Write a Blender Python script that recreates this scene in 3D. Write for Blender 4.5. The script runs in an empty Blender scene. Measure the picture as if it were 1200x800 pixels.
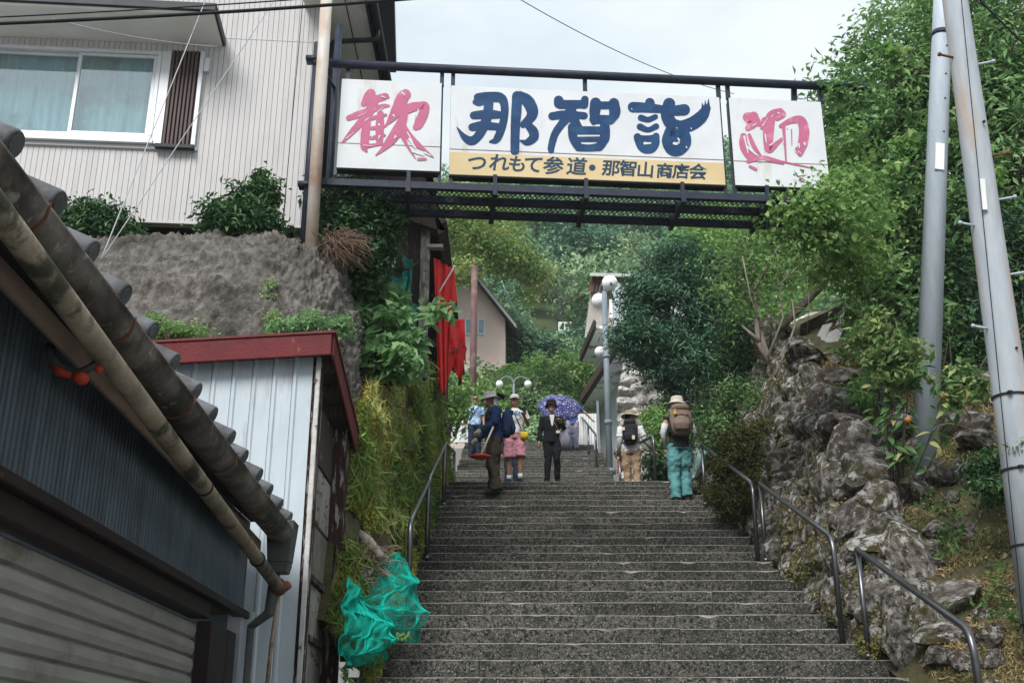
import bpy, math, random
import numpy as np
from mathutils import Vector, Matrix, Euler, noise as mnoise

random.seed(7); rng = np.random.default_rng(7)
S = bpy.context.scene
COL = S.collection
R = math.radians

# ------------------------------------------------------------------ camera
PITCH = R(20.5); LENS = 40.0; FPX = LENS / 36.0 * 1200.0
EYE = Vector((0, 0, 1.6))
cam_d = bpy.data.cameras.new('camera'); cam = bpy.data.objects.new('camera', cam_d); COL.objects.link(cam)
cam.location = EYE; cam.rotation_euler = (R(90) + PITCH, 0, 0)
cam_d.lens = LENS; cam_d.sensor_width = 36.0; cam_d.clip_end = 2000; cam_d.clip_start = 0.05
S.camera = cam

# ------------------------------------------------------------------ world, sun, exposure (bright overcast)
W = bpy.data.worlds.new('World'); S.world = W; W.use_nodes = True
wn = W.node_tree.nodes; wl = W.node_tree.links; wn.clear()
SUN_EL, SUN_AZ = R(46), R(200)          # behind the camera, a little to its west
sky = wn.new('ShaderNodeTexSky'); sky.sky_type = 'NISHITA'; sky.sun_disc = False
sky.sun_elevation = SUN_EL; sky.sun_rotation = SUN_AZ; sky.air_density = 1.0; sky.dust_density = 2.0; sky.ozone_density = 1.0
tc = wn.new('ShaderNodeTexCoord'); mp = wn.new('ShaderNodeMapping'); mp.inputs['Scale'].default_value = (1.0, 1.0, 2.2)
nz = wn.new('ShaderNodeTexNoise'); nz.inputs['Scale'].default_value = 2.6; nz.inputs['Detail'].default_value = 7; nz.inputs['Roughness'].default_value = 0.55
cr = wn.new('ShaderNodeValToRGB'); cr.color_ramp.elements[0].position = 0.30; cr.color_ramp.elements[0].color = (0.78, 0.78, 0.78, 1)
cr.color_ramp.elements[1].position = 0.5; cr.color_ramp.elements[1].color = (0.97, 0.97, 0.97, 1)
cl = wn.new('ShaderNodeValToRGB'); cl.color_ramp.elements[0].position = 0.3; cl.color_ramp.elements[0].color = (4.3, 4.9, 5.3, 1)
cl.color_ramp.elements[1].position = 0.7; cl.color_ramp.elements[1].color = (5.7, 5.95, 6.05, 1)
mx = wn.new('ShaderNodeMix'); mx.data_type = 'RGBA'
bg = wn.new('ShaderNodeBackground'); bg.inputs['Strength'].default_value = 0.10
wo = wn.new('ShaderNodeOutputWorld')
wl.new(tc.outputs['Generated'], mp.inputs['Vector']); wl.new(mp.outputs[0], nz.inputs['Vector'])
wl.new(nz.outputs['Fac'], cr.inputs[0]); wl.new(nz.outputs['Fac'], cl.inputs[0])
wl.new(cr.outputs[0], mx.inputs['Factor']); wl.new(sky.outputs[0], mx.inputs['A']); wl.new(cl.outputs[0], mx.inputs['B'])
# an overcast sky is brighter towards the zenith (CIE overcast: 1 + 2 sin h)
sx_ = wn.new('ShaderNodeSeparateXYZ'); wl.new(tc.outputs['Generated'], sx_.inputs[0])
gr = wn.new('ShaderNodeMapRange'); gr.inputs['From Min'].default_value = 0; gr.inputs['From Max'].default_value = 1; gr.inputs['To Min'].default_value = .52; gr.inputs['To Max'].default_value = 1.55
wl.new(sx_.outputs[2], gr.inputs['Value'])
vm = wn.new('ShaderNodeVectorMath'); vm.operation = 'SCALE'; wl.new(mx.outputs['Result'], vm.inputs[0]); wl.new(gr.outputs[0], vm.inputs['Scale'])
wl.new(vm.outputs[0], bg.inputs['Color']); wl.new(bg.outputs[0], wo.inputs['Surface'])
sd = bpy.data.lights.new('sun', 'SUN'); sd.energy = 2.7; sd.angle = R(25); sd.color = (1.0, 0.98, 0.95)
sun = bpy.data.objects.new('sun', sd); COL.objects.link(sun)
sun.rotation_euler = (R(90) - SUN_EL, 0, math.pi - SUN_AZ)
S.view_settings.view_transform = 'Standard'; S.view_settings.look = 'None'; S.view_settings.exposure = 0.80; S.view_settings.gamma = 1.0

# ------------------------------------------------------------------ surveying: where a sight line of the photograph meets a depth or a plane
CP, SP = math.cos(PITCH), math.sin(PITCH)
def ray(px, py):
    u = (px - 600) / FPX; v = (400 - py) / FPX
    return Vector((u, CP - v * SP, SP + v * CP))
def P(px, py, d):
    r = ray(px, py); return EYE + r * (d / r.y)
def PX(px, py, X):
    r = ray(px, py); return EYE + r * (X / r.x)
def PZ(px, py, z):
    r = ray(px, py); return EYE + r * ((z - EYE.z) / r.z)
def PP(px, py, p0, n):
    r = ray(px, py); return EYE + r * ((Vector(p0) - EYE).dot(n) / r.dot(n))

# ------------------------------------------------------------------ materials
MATS = {}
def rgb(c): return (c[0], c[1], c[2], 1.0)
def M(name, c1, c2=None, scale=6.0, rough=0.75, bump=0.0, bscale=None, metal=0.0, c3=None, s3=1.2, lo3=0.52, hi3=0.64, stretch=(1, 1, 1), lo=0.35, hi=0.65, detail=6, spec=0.2, c4=None, s4=25, lo4=.62, hi4=.7, stretch3=(1,1,1), bdist=.03, vary=0.0):
    if name in MATS: return MATS[name]
    m = bpy.data.materials.new(name); m.use_nodes = True; MATS[name] = m
    n = m.node_tree.nodes; l = m.node_tree.links; b = n['Principled BSDF']
    b.inputs['Roughness'].default_value = rough; b.inputs['Metallic'].default_value = metal; b.inputs['Specular IOR Level'].default_value = spec
    b.inputs['Base Color'].default_value = rgb(c1)
    tc = n.new('ShaderNodeTexCoord'); mp = n.new('ShaderNodeMapping'); mp.inputs['Scale'].default_value = stretch
    oi = n.new('ShaderNodeObjectInfo'); va = n.new('ShaderNodeVectorMath'); va.operation = 'ADD'
    sc = n.new('ShaderNodeVectorMath'); sc.operation = 'SCALE'; sc.inputs['Scale'].default_value = 31.7
    cb = n.new('ShaderNodeCombineXYZ')
    for k in range(3): l.new(oi.outputs['Random'], cb.inputs[k])
    l.new(cb.outputs[0], sc.inputs[0]); l.new(tc.outputs['Object'], va.inputs[0]); l.new(sc.outputs[0], va.inputs[1])
    l.new(va.outputs[0], mp.inputs['Vector'])
    def layer(prev, col, scl, a, z, vec):
        t = n.new('ShaderNodeTexNoise'); t.inputs['Scale'].default_value = scl; t.inputs['Detail'].default_value = detail; t.inputs['Roughness'].default_value = 0.62
        l.new(vec, t.inputs['Vector'])
        r = n.new('ShaderNodeMapRange'); r.inputs['From Min'].default_value = a; r.inputs['From Max'].default_value = z
        l.new(t.outputs['Fac'], r.inputs['Value'])
        mx = n.new('ShaderNodeMix'); mx.data_type = 'RGBA'
        l.new(r.outputs[0], mx.inputs['Factor'])
        if isinstance(prev, tuple): mx.inputs['A'].default_value = rgb(prev)
        else: l.new(prev, mx.inputs['A'])
        mx.inputs['B'].default_value = rgb(col)
        return mx.outputs['Result']
    out = None
    if c2 is not None: out = layer(c1, c2, scale, lo, hi, mp.outputs[0])
    if c3 is not None:
        m3 = n.new('ShaderNodeMapping'); m3.inputs['Scale'].default_value = stretch3; l.new(va.outputs[0], m3.inputs['Vector'])
        out = layer(out if out else c1, c3, s3, lo3, hi3, m3.outputs[0])
    if c4 is not None: out = layer(out if out else c1, c4, s4, lo4, hi4, mp.outputs[0])
    if out and vary:                                # each piece has its own tone
        hv_ = n.new('ShaderNodeHueSaturation'); r_ = n.new('ShaderNodeMapRange'); r_.inputs['To Min'].default_value = 1 - vary; r_.inputs['To Max'].default_value = 1 + vary
        l.new(oi.outputs['Random'], r_.inputs['Value']); l.new(r_.outputs[0], hv_.inputs['Value']); l.new(out, hv_.inputs['Color']); out = hv_.outputs['Color']
    if out: l.new(out, b.inputs['Base Color'])
    if bump > 0:
        t = n.new('ShaderNodeTexNoise'); t.inputs['Scale'].default_value = bscale or scale * 3; t.inputs['Detail'].default_value = 8; t.inputs['Roughness'].default_value = 0.65
        l.new(mp.outputs[0], t.inputs['Vector'])
        bp = n.new('ShaderNodeBump'); bp.inputs['Strength'].default_value = bump; bp.inputs['Distance'].default_value = bdist
        l.new(t.outputs['Fac'], bp.inputs['Height']); l.new(bp.outputs[0], b.inputs['Normal'])
    return m
def LEAF(name, ca, cb, cc, trans=0.35, rough=0.5):
    """leaf material: colour varies from leaf to leaf by the mesh attribute 'tint' (the leaf's own hue)"""
    if name in MATS: return MATS[name]
    m = bpy.data.materials.new(name); m.use_nodes = True; MATS[name] = m
    n = m.node_tree.nodes; l = m.node_tree.links; b = n['Principled BSDF']; out = n['Material Output']
    at = n.new('ShaderNodeAttribute'); at.attribute_name = 'tint'
    r = n.new('ShaderNodeValToRGB'); e = r.color_ramp.elements
    e[0].position = 0.0; e[0].color = rgb(ca); e[1].position = 1.0; e[1].color = rgb(cc)
    k = e.new(0.5); k.color = rgb(cb)
    l.new(at.outputs['Fac'], r.inputs[0])
    oi = n.new('ShaderNodeObjectInfo'); hs = n.new('ShaderNodeHueSaturation')
    mr = n.new('ShaderNodeMapRange'); mr.inputs['To Min'].default_value = 0.8; mr.inputs['To Max'].default_value = 1.2
    l.new(oi.outputs['Random'], mr.inputs['Value']); l.new(mr.outputs[0], hs.inputs['Value']); l.new(r.outputs[0], hs.inputs['Color'])
    l.new(hs.outputs[0], b.inputs['Base Color']); b.inputs['Roughness'].default_value = rough; b.inputs['Specular IOR Level'].default_value = 0.25
    tr = n.new('ShaderNodeBsdfTranslucent'); l.new(hs.outputs[0], tr.inputs['Color'])
    ms = n.new('ShaderNodeMixShader'); ms.inputs[0].default_value = trans
    l.new(b.outputs[0], ms.inputs[1]); l.new(tr.outputs[0], ms.inputs[2]); l.new(ms.outputs[0], out.inputs['Surface'])
    return m

# ------------------------------------------------------------------ mesh builder
def frame(d):
    d = d.normalized(); a = Vector((0, 0, 1)) if abs(d.z) < 0.92 else Vector((0, 1, 0))
    x = d.cross(a).normalized(); return x, x.cross(d).normalized()
class G:
    def __init__(s): s.v = []; s.f = []; s.m = []
    def add(s, vs, fs, m=0):
        o = len(s.v); s.v += [tuple(p) for p in vs]; s.f += [tuple(i + o for i in q) for q in fs]; s.m += [m] * len(fs); return s
    def box(s, c, d, rot=None, m=0):
        x, y, z = d[0] / 2, d[1] / 2, d[2] / 2
        vs = [Vector(p) for p in ((-x,-y,-z),(x,-y,-z),(x,y,-z),(-x,y,-z),(-x,-y,z),(x,-y,z),(x,y,z),(-x,y,z))]
        if rot is not None: vs = [rot @ p for p in vs]
        return s.add([p + Vector(c) for p in vs], ((3,2,1,0),(4,5,6,7),(0,1,5,4),(1,2,6,5),(2,3,7,6),(3,0,4,7)), m)
    def hexa(s, b, t, m=0):     # four bottom points, four top points, same order
        return s.add(list(b) + list(t), ((3,2,1,0),(4,5,6,7),(0,1,5,4),(1,2,6,5),(2,3,7,6),(3,0,4,7)), m)
    def beam(s, a, b, w, h, m=0, up=None):
        a, b = Vector(a), Vector(b); d = (b - a).normalized()
        if up is None: x, y = frame(d)
        else: x = d.cross(Vector(up)).normalized(); y = x.cross(d)
        q = [x * (i * w / 2) + y * (j * h / 2) for i, j in ((-1,-1),(1,-1),(1,1),(-1,1))]
        return s.hexa([a + k for k in q], [b + k for k in q], m)
    def tube(s, pts, r, n=10, m=0, cap=True, sq=1.0):
        pts = [Vector(p) for p in pts]; rs = r if isinstance(r, (list, tuple)) else [r] * len(pts)
        o = len(s.v); x = None
        for i, p in enumerate(pts):
            d = (pts[min(i + 1, len(pts) - 1)] - pts[max(i - 1, 0)])
            if d.length < 1e-9: d = Vector((0, 0, 1))
            d.normalize()
            if x is None: x, y = frame(d)
            else:
                x = (x - d * x.dot(d)); x = x.normalized() if x.length > 1e-6 else frame(d)[0]
                y = x.cross(d).normalized()
            for k in range(n):
                a = 2 * math.pi * k / n; s.v.append(tuple(p + x * (math.cos(a) * rs[i]) + y * (math.sin(a) * rs[i] * sq)))
        for i in range(len(pts) - 1):
            for k in range(n):
                s.f.append((o + i*n + k, o + i*n + (k+1) % n, o + (i+1)*n + (k+1) % n, o + (i+1)*n + k)); s.m.append(m)
        if cap:
            s.f.append(tuple(o + k for k in reversed(range(n)))); s.m.append(m)
            e = o + (len(pts)-1) * n; s.f.append(tuple(e + k for k in range(n))); s.m.append(m)
        return s
    def rings(s, rs, n=16, m=0, cap=True):      # rs: (centre, rx, ry) ellipses in the horizontal plane
        o = len(s.v)
        for c, rx, ry in rs:
            for k in range(n):
                a = 2 * math.pi * k / n; s.v.append((c[0] + math.cos(a) * rx, c[1] + math.sin(a) * ry, c[2]))
        for i in range(len(rs) - 1):
            for k in range(n):
                s.f.append((o+i*n+k, o+i*n+(k+1) % n, o+(i+1)*n+(k+1) % n, o+(i+1)*n+k)); s.m.append(m)
        if cap:
            s.f.append(tuple(o + k for k in reversed(range(n)))); e = o + (len(rs)-1)*n
            s.f.append(tuple(e + k for k in range(n))); s.m += [m, m]
        return s
    def ell(s, c, r, nu=14, nv=9, rot=None, m=0):
        c = Vector(c); vs = []; fs = []
        for i in range(nv + 1):
            t = math.pi * i / nv
            for k in range(nu):
                a = 2 * math.pi * k / nu
                p = Vector((math.sin(t) * math.cos(a) * r[0], math.sin(t) * math.sin(a) * r[1], -math.cos(t) * r[2]))
                vs.append(c + (rot @ p if rot is not None else p))
        for i in range(nv):
            for k in range(nu):
                fs.append((i*nu+k, i*nu+(k+1) % nu, (i+1)*nu+(k+1) % nu, (i+1)*nu+k))
        return s.add(vs, fs, m)
    def grid(s, fn, nu, nv, m=0):
        vs = [fn(i / nu, j / nv) for j in range(nv + 1) for i in range(nu + 1)]
        fs = [(j*(nu+1)+i, j*(nu+1)+i+1, (j+1)*(nu+1)+i+1, (j+1)*(nu+1)+i) for j in range(nv) for i in range(nu)]
        return s.add(vs, fs, m)
    def prism(s, poly, d, m=0):                 # extrude a planar polygon along vector d
        n = len(poly); d = Vector(d); vs = [Vector(p) for p in poly] + [Vector(p) + d for p in poly]
        fs = [tuple(reversed(range(n))), tuple(range(n, 2*n))] + [(i, (i+1) % n, n + (i+1) % n, n + i) for i in range(n)]
        return s.add(vs, fs, m)
    def mesh(s, name, mats, smooth=False):
        me = bpy.data.meshes.new(name); me.from_pydata(s.v, [], s.f)
        for mm in (mats if isinstance(mats, (list, tuple)) else [mats]): me.materials.append(mm)
        if len(me.materials) > 1: me.polygons.foreach_set('material_index', s.m)
        if smooth: me.polygons.foreach_set('use_smooth', [True] * len(s.f))
        me.update(); return me
    def build(s, name, mats, parent=None, smooth=False, bevel=0, local=False, seg=1):
        o = bpy.data.objects.new(name, s.mesh(name, mats, smooth)); COL.objects.link(o)
        if parent is not None: adopt(o, parent, local)
        if bevel: 
            b = o.modifiers.new('bevel', 'BEVEL'); b.width = bevel; b.segments = seg; b.limit_method = 'ANGLE'
        return o
def adopt(o, parent, local=False):
    o.parent = parent
    if not local: o.matrix_parent_inverse = Matrix.Translation(Vector(parent.get('base', (0, 0, 0)))).inverted()
    return o
def tag(o, label=None, cat=None, group=None, kind=None):
    if label: o['label'] = label
    if cat: o['category'] = cat
    if group: o['group'] = group
    if kind: o['kind'] = kind
    return o
def thing(name, label, cat, loc=(0, 0, 0), group=None, rz=0.0):
    o = bpy.data.objects.new(name, None); COL.objects.link(o); o.location = loc; o.rotation_euler = (0, 0, rz); o.empty_display_size = .1
    o['base'] = tuple(loc); return tag(o, label, cat, group)
def struct_root(name, kind='structure'):
    o = bpy.data.objects.new(name, None); COL.objects.link(o); o['kind'] = kind; return o
def place(name, me, parent, loc, rot=(0,0,0), scale=(1,1,1)):
    o = bpy.data.objects.new(name, me); COL.objects.link(o)
    o.location = loc; o.rotation_euler = rot; o.scale = scale
    if parent is not None: adopt(o, parent)
    return o
def copy_tree(o, parent=None):
    c = o.copy(); COL.objects.link(c)
    if parent is not None: c.parent = parent
    for ch in list(o.children): copy_tree(ch, c)
    return c
def fbm(x, y, z=0.0, o=4):
    return mnoise.fractal(Vector((x, y, z)), 1.0, 2.0, o)

# ------------------------------------------------------------------ leaves
def leaves_mesh(name, C, N, L, Wd, tint, mat, fold=0.25, D=None):
    """one small folded leaf (two triangles) per centre; N = leaf normal, D = direction of its tip"""
    n = len(C); N = N / (np.linalg.norm(N, axis=1, keepdims=True) + 1e-9)
    if D is None: D = rng.normal(size=(n, 3))
    D = D - N * (D * N).sum(1, keepdims=True); D /= (np.linalg.norm(D, axis=1, keepdims=True) + 1e-9)
    B = np.cross(N, D); L = np.broadcast_to(np.asarray(L, float), (n,))[:, None]; Wd = np.broadcast_to(np.asarray(Wd, float), (n,))[:, None]
    V = np.empty((n, 4, 3)); V[:, 0] = C - D * L * .5; V[:, 2] = C + D * L * .5 - N * L * .12
    V[:, 1] = C + B * Wd * .5 + N * Wd * fold; V[:, 3] = C - B * Wd * .5 + N * Wd * fold
    me = bpy.data.meshes.new(name); me.vertices.add(n * 4); me.vertices.foreach_set('co', V.reshape(-1))
    idx = np.arange(n)[:, None] * 4; tri = np.concatenate([idx + [[0, 1, 2]], idx + [[0, 2, 3]]], 1).reshape(-1)
    me.loops.add(n * 6); me.loops.foreach_set('vertex_index', tri.astype(np.int32))
    me.polygons.add(n * 2); me.polygons.foreach_set('loop_start', np.arange(n * 2, dtype=np.int32) * 3)
    me.update(calc_edges=True)
    a = me.attributes.new('tint', 'FLOAT', 'POINT'); a.data.foreach_set('value', np.repeat(np.clip(tint, 0, 1), 4).astype(np.float32))
    me.materials.append(mat); return me
def crown_points(lobes, clumps, per, cr, seed, rough=.28, shell=.55, below=1.0):
    """clump centres spread through uneven lobes, then leaves about each clump"""
    g = np.random.default_rng(seed); w = np.array([(r[0]*r[1]*r[2]) ** (2/3) for _, r in lobes]); w /= w.sum()
    pick = g.choice(len(lobes), clumps, p=w); c = np.array([lobes[i][0] for i in pick], float); r = np.array([lobes[i][1] for i in pick], float)
    d = g.normal(size=(clumps, 3)); d /= np.linalg.norm(d, axis=1, keepdims=True); d[:, 2] = np.where(d[:, 2] < 0, d[:, 2] * below, d[:, 2])
    nzv = np.array([mnoise.noise(Vector((a[0]*2.3 + seed, a[1]*2.3, a[2]*2.3 + 5*i))) for a, i in zip(d, pick)])
    rad = (shell + (1 - shell) * g.random(clumps) ** .6) * (1 + rough * 1.6 * nzv + .06 * g.normal(size=clumps))
    cc = c + d * r * rad[:, None]
    ct = g.random(clumps)
    pts = np.repeat(cc, per, 0) + g.normal(size=(clumps * per, 3)) * cr * np.array([1, 1, .7])
    nor = np.repeat(d, per, 0) * .55 + np.array([0, 0, .65]) + g.normal(size=(clumps * per, 3)) * .55
    tint = np.clip(np.repeat(ct, per) * .6 + g.random(clumps * per) * .5 - .05, 0, 1)
    return pts, nor, tint, np.repeat(d, per, 0)
def crown_mesh(name, lobes, clumps, per, cr, L, Wd, mat, seed, droop=.3, **k):
    p, nrm, t, d = crown_points(lobes, clumps, per, cr, seed, **k)
    g = np.random.default_rng(seed + 1); n = len(p)
    D = d * .6 + g.normal(size=(n, 3)) * .8 - np.array([0, 0, droop])
    return leaves_mesh(name, p, nrm, L * (.45 + 1.15 * g.random(n)**1.2), Wd * (.55 + .9 * g.random(n)), t, mat, D=D)
def obj(name, me, parent=None, local=False):
    o = bpy.data.objects.new(name, me); COL.objects.link(o)
    if parent is not None: adopt(o, parent, local)
    return o
# ------------------------------------------------------------------ shared materials
stone = M('stair stone', (.014,.017,.016), (.142,.130,.112), 32, .9, .8, 70, c3=(.026,.030,.024), s3=2.0, lo3=.44, hi3=.70, c4=(.27,.255,.23), s4=60, lo4=.56, hi4=.64, lo=.40, hi=.61, detail=10, vary=.22)
stone_edge = M('worn skylight-painted stair edge', (.25,.235,.21), (.12,.113,.10), 6, .8, .4, 60, c3=(.06,.065,.055), s3=3.0, lo3=.54, hi3=.68)  # paler for foot wear, and to paint in the sky-lit nosing line
upper_edge = M('less worn skylight-painted stair edge', (.20,.19,.175), (.10,.097,.09), 9, .85, .4, 60, c3=(.05,.055,.047), s3=3)  # same wear and painted-in nosing light, toned down for the upper flight
soil = M('mossy soil', (.048,.040,.024), (.085,.08,.035), 5, .95, .8, 40, c3=(.04,.06,.02), s3=2.2)
asphalt = M('street concrete', (.26,.255,.245), (.20,.198,.19), 30, .9, .3, 90)
rock_m = M('bank rock', (.42,.38,.345), (.115,.096,.082), 3.6, .95, 1.0, 20, c3=(.12,.085,.07), s3=1.1, lo3=.48, hi3=.60, c4=(.60,.59,.56), s4=2.8, lo4=.53, hi4=.61, detail=14, bdist=.12, lo=.38, hi=.58, vary=.38)
rock_w = M('lichen rock', (.40,.36,.32), (.080,.065,.053), 3.6, .95, 1.0, 20, c3=(.10,.085,.028), s3=1.0, lo3=.50, hi3=.60, c4=(.68,.67,.64), s4=2.6, lo4=.53, hi4=.60, detail=14, bdist=.12, lo=.40, hi=.58, vary=.42)
white_paint = M('white paint', (.72,.73,.73), (.62,.63,.62), 3, .5)
navy = M('navy painted steel', (.016,.024,.045), (.03,.035,.05), 9, .45, .15, 40, c3=(.07,.045,.03), s3=14, lo3=.66, hi3=.72)
dark_wood = M('weathered dark wood', (.045,.03,.025), (.09,.07,.06), 10, .8, .5, 30, c3=(.25,.22,.2), s3=4, lo3=.6, hi3=.68, stretch=(6,6,.8))
black_rubber = M('black rubber', (.012,.012,.014), rough=.6)
steel = M('dark handrail steel', (.14,.145,.155), (.09,.09,.10), 8, .32, metal=.85)
galv = M('galvanised pole', (.42,.475,.535), (.36,.41,.465), 5, .5, .1, 60, c3=(.38,.33,.29), s3=2.4, lo3=.6, hi3=.75, stretch=(3,3,.6))
galv2 = M('rust streaked pole', (.40,.435,.47), (.33,.37,.41), 5, .5, .1, 60, c3=(.42,.30,.22), s3=1.5, lo3=.52, hi3=.72, stretch=(3,3,.6), stretch3=(6,6,.7))
rust = M('rusty iron', (.16,.06,.035), (.09,.045,.03), 12, .8, .4)

# ------------------------------------------------------------------ the stairs and the street
D0, Z0, RISE, TREAD = 9.22, 2.26, .168, .405
LAND = D0 + 22*TREAD; LZ = Z0 + 22*RISE; UP0 = LAND + 2.2; UT = .42
def sz(y):
    """height of the stairs' slope at depth y (the nosing line)"""
    if y < D0 - 13*TREAD: return 0.0
    if y <= LAND: return Z0 + (y - D0) / TREAD * RISE
    if y <= UP0: return LZ
    return min(LZ + (y - UP0) / UT * RISE, LZ + 22*RISE)
TOPZ = LZ + 22*RISE; TOPY = UP0 + 21*UT
G().box((0, -20, -.1), (300, 80, .2)).build('street', asphalt).__setitem__('kind', 'structure')
stairs = struct_root('stone_stairs')
def stair_block(x0, x1, y, z, depth, h):
    g = G(); n = max(4, int((x1 - x0) / .10)); pr = []
    tl = random.uniform(-.006, .006)
    for i in range(n + 1):
        x = x0 + (x1 - x0) * i / n
        e = .006 + .005 * abs(fbm(x * 3.1, y * 5, 1)) + (random.uniform(.01,.03) if random.random() < .035 else 0)
        zz = z + tl * (i / n - .5) + .003 * fbm(x * 2, y, 3); yy = y + .006 * fbm(x * 1.7, y * 3, 9)
        pr.append([(x, yy + .004, z - h), (x, yy, zz - e), (x, yy + e * 1.2, zz), (x, y + depth, zz - .004)])
    o = len(g.v)
    for p in pr: g.v += p
    for i in range(n):
        a, b = o + 4*i, o + 4*(i+1)
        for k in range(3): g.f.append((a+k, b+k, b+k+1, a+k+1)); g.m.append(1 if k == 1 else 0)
    g.f += [(o+3, o+2, o+1, o), (o+4*n, o+4*n+1, o+4*n+2, o+4*n+3)]; g.m += [0, 0]
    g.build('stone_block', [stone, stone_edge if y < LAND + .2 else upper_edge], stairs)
def stair_row(y, z, depth, h, xl, xr):
    x = xl + random.uniform(-.06, .0)
    end = xr + random.uniform(0, .12)
    while x < end - .02:
        w = random.uniform(.75, 2.0)
        if end - (x + w) < .5: w = end - x
        stair_block(x + .003, x + w - .003, y, z + random.uniform(-.006, .004), depth, h); x += w
for k in range(-13, 23):
    y = D0 + k*TREAD
    xl = -1.15 if k > 2 else -1.15 - .05*(3-k) * .8
    xr = 3.02 + (.05 * (4 - k) if k < 4 else 0) - (.12 if 8 < k < 16 else 0) + .1*random.random()
    stair_row(y, Z0 + k*RISE, TREAD + .06 if k < 22 else 2.32, RISE + .01, xl, xr)
for k in range(1, 23):
    y = UP0 + (k-1)*UT
    stair_row(y, LZ + k*RISE, UT + .06 if k < 22 else 1.0, RISE + .01, -1.2, 2.05 + .12*random.random() + (.35 if k < 3 else 0))
# masonry core under the blocks and the street at the top
g = G()
for k in range(-13, 23):
    y = D0 + k*TREAD; g.box((1.0, y + TREAD/2 + .012, (Z0 + k*RISE - .03) / 2 - .05), (4.2, TREAD, Z0 + k*RISE - .03))
g.build('stair_core', soil, stairs)
g = G()
for k in range(0, 23):
    y = UP0 + (k-1)*UT; g.box((.45, y + UT/2 + .012, (LZ + k*RISE) / 2 - .03), (3.2, UT if k else 2.6, LZ + k*RISE - .03))
g.build('stair_core', soil, stairs)
G().box((2, TOPY + 13, TOPZ / 2 - .02), (20, 25, TOPZ - .01)).build('upper_path', asphalt).__setitem__('kind', 'structure')

def sw_(g_):
    k = int(g_.integers(-1, 22)); x = g_.uniform(-1.1, 3.0); y = D0 + k*TREAD
    if mnoise.noise(Vector((x*1.9, k*3.3, 1))) < .40: return None
    return (x, y - .012 + .01*g_.random(), Z0 + (k-1)*RISE + .012 + .03*g_.random())
step_weed = LEAF('step weeds', (.06,.14,.03), (.12,.24,.06), (.2,.32,.09), .35, .6)
# ------------------------------------------------------------------ handrails along the stairs
def bend_path(pts, r, n=5):
    out = [Vector(pts[0])]
    for i in range(1, len(pts) - 1):
        a, b, c = Vector(pts[i-1]), Vector(pts[i]), Vector(pts[i+1])
        u, w = (a - b).normalized(), (c - b).normalized(); rr = min(r, (a-b).length*.45, (c-b).length*.45)
        s, e = b + u*rr, b + w*rr
        for k in range(n + 1):
            t = k / n; out.append(s*(1-t)**2 + b*2*t*(1-t) + e*t*t)
    out.append(Vector(pts[-1])); return out
def handrail(x, ynear, yfar, label, loop_far=True, mid=None, x2=None, h=.87, dz=0):
    x2 = x if x2 is None else x2
    zn, zf = sz(ynear), sz(yfar)
    t = thing('handrail', label, 'handrail', (x, ynear, zn - .1), 'tubular handrails beside the stairs')
    near_top = Vector((x, ynear, zn + h)); far_top = Vector((x2, yfar, zf + h))
    G().tube(bend_path([(x, ynear, zn - .15), near_top, far_top + (far_top-near_top).normalized()*.02], .16), .026, 10).build('rail', steel, t, True)
    for yy in ([yfar] + ([mid] if mid else [])):
        f = (yy - ynear) / (yfar - ynear); xx = x + (x2 - x) * f
        top = near_top.lerp(far_top, f)
        G().tube([(xx, yy, sz(yy) - .12), (xx, yy, top.z)], .024, 10).build('post', steel, t, True)
        G().tube([(xx, yy, sz(yy) - .03), (xx, yy, sz(yy) + .012)], .04, 12).build('base_collar', steel, t, True)
    return t
handrail(2.95, 7.5, 9.72, 'lowest steel handrail by the bank, nearest the grass and rocks')
handrail(2.88, 10.2, 12.95, 'steel handrail in the middle of the rock wall, up from the lowest one')
handrail(2.80, 13.0, 16.25, 'steel handrail beside the mossy bush, below the walker in teal trousers')
handrail(2.38, 18.5, 21.6, 'steel handrail the walker in khaki trousers is holding', x2=2.1)
handrail(1.9, 24.9, 29.2, 'high steel handrail the umbrella holder reaches for', mid=27, x2=1.85)
handrail(-.98, 10.9, 13.05, 'steel handrail bending down beside the green net')
handrail(-.99, 13.3, 16.2, 'steel handrail along the mossy bank, above the one by the green net')
handrail(-1.0, 16.5, 19.6, 'steel handrail below the red banner cloth', x2=-1.02)

# ------------------------------------------------------------------ right bank: rock wall, embedded rocks and grass
def cy(y): return float(np.interp(y, [6, 7.5, 8.5, 9.5, 10, 11, 12.5, 14, 16, 18, 20, 22], [.15, .2, .28, .36, .5, .98, 1.6, 2.2, 2.6, 2.7, 2.2, 1.9]))
def bank(x, y):
    c = cy(y); w = .14 + .36*c; t = min(1, max(0, (x - 3.08) / w))
    over = max(0, x - 3.08 - w)
    z = sz(y) - .06 + c * t ** .8 + over * (.2 if y < 10 else .3) * (1 if over < 3 else .6 + .4*3/over)
    return z + (.09 * fbm(x*1.4, y*1.4, 2) + .04*fbm(x*4, y*4, 5)) * min(1, .3 + t)
bk = struct_root('rocky_bank')
G().grid(lambda u, v: (3.06 + 7.5*u**1.5, 5.5 + 17*v, bank(3.06 + 7.5*u**1.5, 5.5 + 17*v)), 90, 150).build('soil_slope', soil, bk, True)
G().box((-4.6, 14.2, 6.4), (5.2, 6.5, .44)).build('house_terrace', soil).__setitem__('kind', 'structure')
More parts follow.
